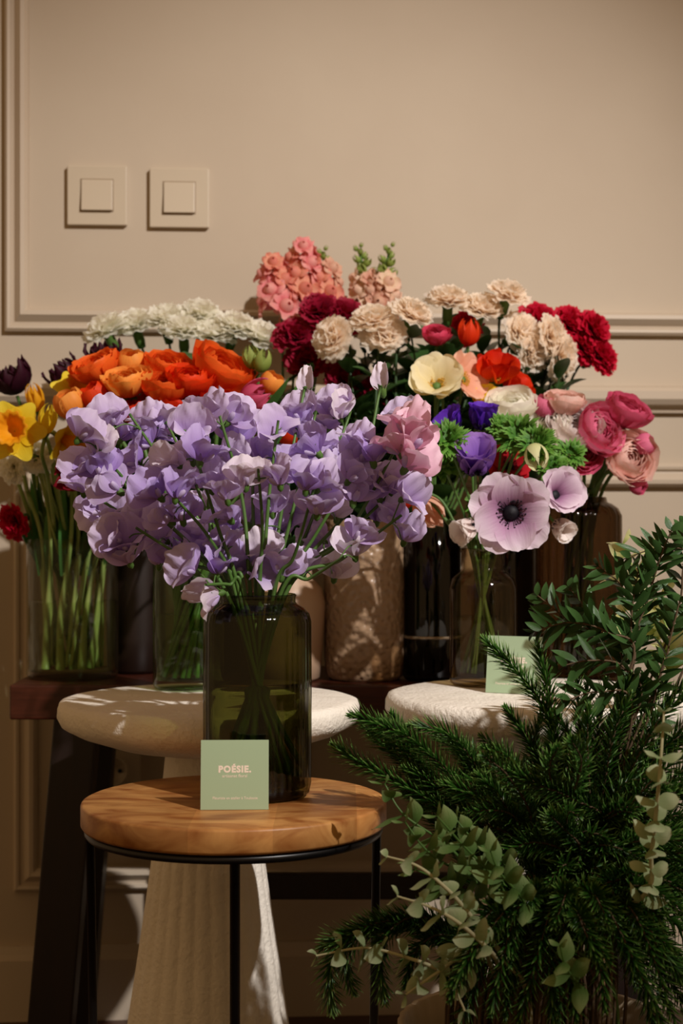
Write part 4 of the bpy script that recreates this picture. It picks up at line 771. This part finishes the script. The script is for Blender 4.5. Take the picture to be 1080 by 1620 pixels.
ROS = [
 ([(765, 1012, 1.62), (815, 1060, 1.60), (862, 1125, 1.58), (885, 1210, 1.57)], 'rosemary sprig crossing in front of the mint card'),
 ([(800, 1120, 1.60), (840, 1180, 1.59), (880, 1260, 1.57)], 'rosemary sprig just below the one in front of the card'),
 ([(850, 1020, 1.62), (868, 1100, 1.60), (880, 1200, 1.57)], 'upright rosemary sprig right of the mint card'),
 ([(555, 1132, 1.56), (610, 1150, 1.56), (665, 1180, 1.56), (735, 1260, 1.56)], 'rosemary sprig reaching farthest up left by the wooden table'),
 ([(527, 1180, 1.60), (565, 1205, 1.59), (625, 1235, 1.58), (720, 1300, 1.57)], 'rosemary sprig tip pointing left above the wooden table edge'),
 ([(600, 1140, 1.60), (640, 1175, 1.59), (668, 1230, 1.58), (720, 1320, 1.57)], 'rosemary sprig thick with needles right of the farthest reaching one'),
 ([(650, 1148, 1.58), (705, 1160, 1.57), (745, 1200, 1.57), (790, 1280, 1.57)], 'rosemary sprig arching under the second plaster table'),
 ([(690, 1165, 1.62), (730, 1190, 1.60), (762, 1240, 1.58), (800, 1320, 1.57)], 'rosemary sprig in half shade under the second plaster table'),
 ([(792, 1214, 1.50), (845, 1240, 1.50), (900, 1262, 1.51), (960, 1310, 1.53)], 'bare-tipped rosemary sprig lying level across the middle'),
 ([(755, 1225, 1.53), (790, 1260, 1.53), (815, 1310, 1.54), (850, 1380, 1.55)], 'rosemary sprig below the bare-tipped one'),
 ([(700, 1240, 1.54), (760, 1262, 1.54), (810, 1300, 1.55), (850, 1370, 1.55)], 'rosemary sprig with tips spreading left at mid height'),
 ([(870, 1290, 1.48), (890, 1310, 1.50), (920, 1350, 1.52)], 'short bright rosemary tip facing the viewer'),
 ([(775, 1375, 1.49), (830, 1335, 1.50), (890, 1345, 1.52), (940, 1400, 1.54)], 'rosemary sprig drooping left from the centre of the mass'),
 ([(790, 1400, 1.48), (845, 1420, 1.49), (900, 1450, 1.52)], 'rosemary sprig low at the centre of the mass'),
 ([(925, 1430, 1.47), (965, 1395, 1.49), (1010, 1400, 1.52)], 'rosemary sprig in the right-hand shade catching a little light'),
 ([(905, 1490, 1.47), (960, 1455, 1.49), (1010, 1450, 1.52)], 'rosemary sprig under the one in the right-hand shade'),
 ([(525, 1600, 1.52), (522, 1530, 1.51), (560, 1475, 1.51), (640, 1455, 1.53), (720, 1480, 1.55)], 'rosemary sprig hanging lowest at the bottom left'),
 ([(558, 1570, 1.54), (545, 1510, 1.53), (590, 1468, 1.52), (660, 1465, 1.54), (730, 1500, 1.56)], 'rosemary sprig hanging just inside the lowest one'),
 ([(608, 1585, 1.50), (602, 1530, 1.50), (610, 1480, 1.51), (660, 1450, 1.53), (730, 1480, 1.55)], 'rosemary sprig hanging down beside the black table leg'),
 ([(508, 1500, 1.53), (550, 1478, 1.52), (620, 1462, 1.53), (700, 1480, 1.55)], 'rosemary sprig with tip farthest left at the bottom'),
 ([(640, 1560, 1.49), (655, 1510, 1.50), (690, 1480, 1.52), (740, 1490, 1.54)], 'rosemary sprig hanging near the round leaf at the bottom'),
 ([(705, 1560, 1.49), (710, 1510, 1.50), (740, 1480, 1.52)], 'rosemary sprig hanging in front of the pale pot'),
 ([(730, 1490, 1.48), (790, 1440, 1.49), (850, 1440, 1.52)], 'rosemary sprig left of the star-shaped soft leaves')]
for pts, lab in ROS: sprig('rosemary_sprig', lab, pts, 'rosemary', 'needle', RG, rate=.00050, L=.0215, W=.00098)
for i in range(46):   # the mass itself
    a = GR.uniform(-2.9, .9); rr = GR.uniform(.5, 1); cx, cy = 880, 1340
    tx = max(660, cx+250*rr*math.cos(a)); ty = cy+215*rr*math.sin(a)*(1 if math.sin(a) < 0 else 1.1); Y = GR.uniform(1.46, 1.72)
    zone = ('upper ' if ty < 1240 else 'lower ' if ty > 1420 else 'middle ')+('left' if tx < 780 else 'right' if tx > 960 else 'centre')
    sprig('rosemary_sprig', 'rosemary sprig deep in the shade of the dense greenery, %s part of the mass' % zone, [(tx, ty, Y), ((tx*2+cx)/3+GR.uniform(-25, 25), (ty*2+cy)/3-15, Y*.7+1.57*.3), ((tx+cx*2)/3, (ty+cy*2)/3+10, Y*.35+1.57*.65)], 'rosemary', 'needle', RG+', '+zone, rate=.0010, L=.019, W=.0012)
for i in range(44):  # those beyond the frame are unseen, added to shade the wall
    x_ = GR.uniform(960, 1330); y_ = GR.uniform(1120, 1600); Y = GR.uniform(1.5, 1.68)
    sprig('rosemary_sprig', 'rosemary sprig in the dark right-hand edge of the mass, '+('upper' if y_ < 1280 else 'middle' if y_ < 1440 else 'lower')+' stretch', [(x_, y_, Y), ((x_+930)/2, (y_+1350)/2-10, Y), (930, 1370, 1.57)], 'rosemary', 'needle', RG+', right edge '+('upper' if y_ < 1280 else 'middle' if y_ < 1440 else 'lower'), rate=.0010, L=.020, W=.0012)
for i in range(60):   # front skirt hanging over the pot rim and the thick middle
    x_ = GR.uniform(700, 1090); y_ = GR.uniform(1440, 1640) if i % 2 else GR.uniform(1180, 1480); Y = GR.uniform(1.40, 1.50) if i % 2 else GR.uniform(1.48, 1.60)
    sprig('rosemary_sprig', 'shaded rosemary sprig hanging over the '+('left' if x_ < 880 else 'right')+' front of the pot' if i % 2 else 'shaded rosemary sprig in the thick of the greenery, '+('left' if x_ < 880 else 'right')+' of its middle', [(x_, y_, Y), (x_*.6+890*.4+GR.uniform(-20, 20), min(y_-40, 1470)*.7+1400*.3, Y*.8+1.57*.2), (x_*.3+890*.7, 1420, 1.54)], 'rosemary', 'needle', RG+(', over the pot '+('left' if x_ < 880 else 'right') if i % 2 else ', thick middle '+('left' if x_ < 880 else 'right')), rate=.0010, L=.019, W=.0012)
for i in range(20):
    x_ = GR.uniform(1000, 1150); y_ = GR.uniform(1380, 1640); Y = GR.uniform(1.50, 1.62)
    sprig('rosemary_sprig', 'rosemary sprig hanging in the dark lower right corner', [(x_, y_, Y), (x_*.5+480, y_*.6+540, Y), (935, 1370, 1.56)], 'rosemary', 'needle', RG+', lower right corner', rate=.0010, L=.019, W=.0012)
for i in range(20):
    x_ = GR.uniform(900, 1120); y_ = GR.uniform(1045, 1190); Y = GR.uniform(1.52, 1.64)
    sprig('rosemary_sprig', 'shaded rosemary sprig rising under the glossy leaf branches', [(x_, y_, Y), (x_*.6+370, y_*.5+620, Y), (930, 1370, 1.57)], 'rosemary', 'needle', RG+', under the glossy branches', rate=.0009, L=.020, W=.0012)
for pts, lab in (([(585, 1165, 1.60), (625, 1195, 1.60), (670, 1250, 1.60), (730, 1310, 1.58)], 'bushy rosemary sprig between the two farthest reaching ones'), ([(620, 1130, 1.62), (655, 1200, 1.61), (665, 1270, 1.60), (720, 1340, 1.58)], 'bushy rosemary sprig upright behind the left ones'),
    ([(575, 1150, 1.58), (630, 1180, 1.58), (690, 1230, 1.58), (750, 1300, 1.57)], 'rosemary sprig lying along the farthest reaching one'), ([(640, 1215, 1.57), (690, 1245, 1.57), (740, 1290, 1.57)], 'short rosemary sprig above the soft green leaves'), ([(715, 1170, 1.58), (740, 1215, 1.58), (780, 1290, 1.57)], 'rosemary sprig beside the arching one'), ([(640, 1255, 1.60), (700, 1280, 1.60), (770, 1330, 1.58)], 'rosemary sprig just above the wooden table edge at right')):
    sprig('rosemary_sprig', lab, pts, 'rosemary', 'needle', RG, rate=.00050, L=.0205, W=.00098)
OG = 'narrow glossy leaf branches'
OL = [([(1062, 838, 1.58), (1045, 880, 1.59), (1020, 960, 1.60), (985, 1060, 1.60)], 'glossy leaf branch topmost at the right edge'), ([(985, 885, 1.60), (1040, 868, 1.60), (1095, 880, 1.60), (1110, 980, 1.60)], 'glossy leaf branch with tip pointing left against the wall'),
 ([(1085, 830, 1.60), (1080, 900, 1.60), (1060, 1000, 1.60)], 'glossy leaf branch cut by the right edge'), ([(850, 942, 1.60), (905, 985, 1.59), (965, 1010, 1.59), (1000, 1060, 1.58)], 'glossy leaf branch spreading left below the ribbed vase'),
 ([(845, 1000, 1.58), (900, 985, 1.58), (960, 1000, 1.58), (1000, 1050, 1.58)], 'glossy leaf branch under the uppermost left one'), ([(882, 1055, 1.55), (935, 1045, 1.55), (985, 1055, 1.56), (1010, 1120, 1.57)], 'brightly lit leaf branch pointing left at mid right'),
 ([(945, 895, 1.60), (985, 930, 1.60), (1010, 1000, 1.60)], 'glossy leaf branch rising past the cream leaves'), ([(1010, 900, 1.60), (1000, 960, 1.60), (990, 1040, 1.60)], 'dark glossy leaf branch standing upright at right'),
 ([(890, 1110, 1.54), (945, 1095, 1.55), (1000, 1120, 1.56)], 'glossy leaf branch low above the rosemary'), ([(900, 930, 1.62), (940, 980, 1.61), (985, 1050, 1.59)], 'glossy leaf branch behind the left-spreading ones'),
 ([(1075, 950, 1.58), (1060, 1010, 1.58), (1040, 1080, 1.58)], 'dark glossy leaf branch low at the right edge'), ([(1050, 1040, 1.56), (1040, 1080, 1.57), (1020, 1150, 1.58)], 'short dark glossy branch above the pale felted sprig')]
for pts, lab in OL: sprig('leaf_branch', lab, pts, 'olive', 'pinnate', OG, rate=.0088, L=.030, W=.0037, cat='branch')
SG = 'soft green leafy sprigs'
for pts, lab in (([(690, 1290, 1.49), (730, 1335, 1.50), (790, 1400, 1.52)], 'soft green leafy sprig right below the wooden table edge'), ([(640, 1300, 1.51), (680, 1350, 1.51), (760, 1400, 1.53)], 'soft green leafy sprig closest to the wooden table'), ([(775, 1345, 1.48), (790, 1380, 1.49), (830, 1430, 1.52)], 'soft green leafy sprig with star-shaped tip at the centre'),
    ([(885, 1495, 1.46), (895, 1530, 1.47), (915, 1560, 1.50)], 'soft green star-shaped sprig low in the greenery'), ([(608, 1240, 1.55), (640, 1290, 1.54), (720, 1350, 1.55)], 'single soft green sprig touching the wooden tabletop'), ([(655, 1375, 1.50), (690, 1390, 1.51), (750, 1420, 1.53)], 'soft green leafy sprig in half shade above the felted ones'), ([(720, 1295, 1.52), (750, 1330, 1.52), (800, 1370, 1.54)], 'soft green leafy sprig behind the first one')):
    sprig('soft_leaf_sprig', lab, pts, 'sage', 'broad', SG, rate=.0165, L=.030, W=.0082, stemM='stem', sr=.0016)
FG = 'pale felted leaf sprigs'
for pts, lab in (([(612, 1355, 1.49), (660, 1370, 1.48), (705, 1405, 1.48), (745, 1450, 1.50)], 'pale felted sprig reaching toward the side table leg'), ([(628, 1418, 1.47), (680, 1435, 1.46), (725, 1460, 1.46), (775, 1505, 1.49)], 'pale felted sprig with round leaves lying level at lower left'),
    ([(1050, 1125, 1.45), (1045, 1200, 1.44), (1038, 1280, 1.46), (1030, 1350, 1.50), (1015, 1420, 1.53)], 'tall pale felted sprig with round leaves at the right edge'), ([(500, 1512, 1.56), (580, 1500, 1.55), (660, 1520, 1.53), (700, 1535, 1.54)], 'pale felted sprig tip peeping out at the bottom far left'), ([(640, 1575, 1.50), (690, 1540, 1.51), (740, 1510, 1.53)], 'shaded felted sprig with large leaves in front of the pale pot'), ([(735, 1600, 1.48), (720, 1550, 1.49), (760, 1500, 1.52)], 'felted sprig hanging straight down over the pale pot')):
    sprig('felted_sprig', lab, pts, 'pale_leaf', 'round', FG, rate=.020, L=.021, W=.0090, stemM='felt_stem', sr=.0022)
sprig('cream_leaf_branch', 'cream-edged leaf branch arching beside the ribbed vase', [(985, 860, 1.70), (1005, 905, 1.68), (1040, 960, 1.66), (1050, 1040, 1.63)], 'cream_leaf', 'broad', None, rate=.020, L=.045, W=.011, stemM='stem_pale', sr=.0016, cat='branch')
sprig('cream_leaf_branch', 'cream-edged leaf branch low behind the glossy leaves', [(955, 985, 1.68), (1000, 980, 1.67), (1040, 1010, 1.65), (1050, 1080, 1.62)], 'cream_leaf', 'broad', None, rate=.022, L=.045, W=.011, stemM='stem_pale', sr=.0016, cat='branch')

# unseen pot and branches added past the right edge to shade the lower right
t = thing('fluted_pot', 'added pale fluted pot of shading branches, unseen, right of the first pot', 'pot', (.62, 1.50, 0))
mb = MB(); mb.lathe([(.0001, 0), (.075, 0), (.09, .01), (.105, .12), (.112, .20), (.112, .212), (.104, .212), (.10, .12), (.085, .02), (.0001, .02)], n=160, fn=lambda R, a, z: R*(1+.012*np.abs(np.sin(20*a))*(z < .2)))
link('body', mb.mesh('body', potM), t)
for i in range(46):
    while True:
        d = Vector((GR.uniform(-1, 1), GR.uniform(-1, 1), GR.uniform(-.55, 1)))
        if .35 < d.length < 1: break
    tip = Vector((.64+.26*d.x, 1.48+.20*d.y, .44+.29*d.z)); m = Vector((.62+.06*d.x, 1.50+.06*d.y, .215)); base = Vector((.62+.05*d.x, 1.50+.05*d.y, .022)); mid = tip.lerp(m, .5)+Vector((0, 0, .04))
    t = thing('shading_branch', 'added broad leaved branch blocking light, unseen, right of the rosemary', 'branch', base, 'added shading branches past the right edge'); cur = catmull([tip-base, mid-base, m-base, Vector()], 8)
    mb = MB(); mb.tube(cur, .001, .0022, n=6); link('stem', mb.mesh('stem', M['wood_stem']), t); mb = MB()
    for j in range(15):
        az = j*2.4; leaf_blade(mb, cur[j], (math.cos(az), math.sin(az), .4), GR.uniform(.045, .07), GR.uniform(.012, .018), nv=6, droop=.25)
    link('leaves', mb.mesh('leaves', M['olive']), t)
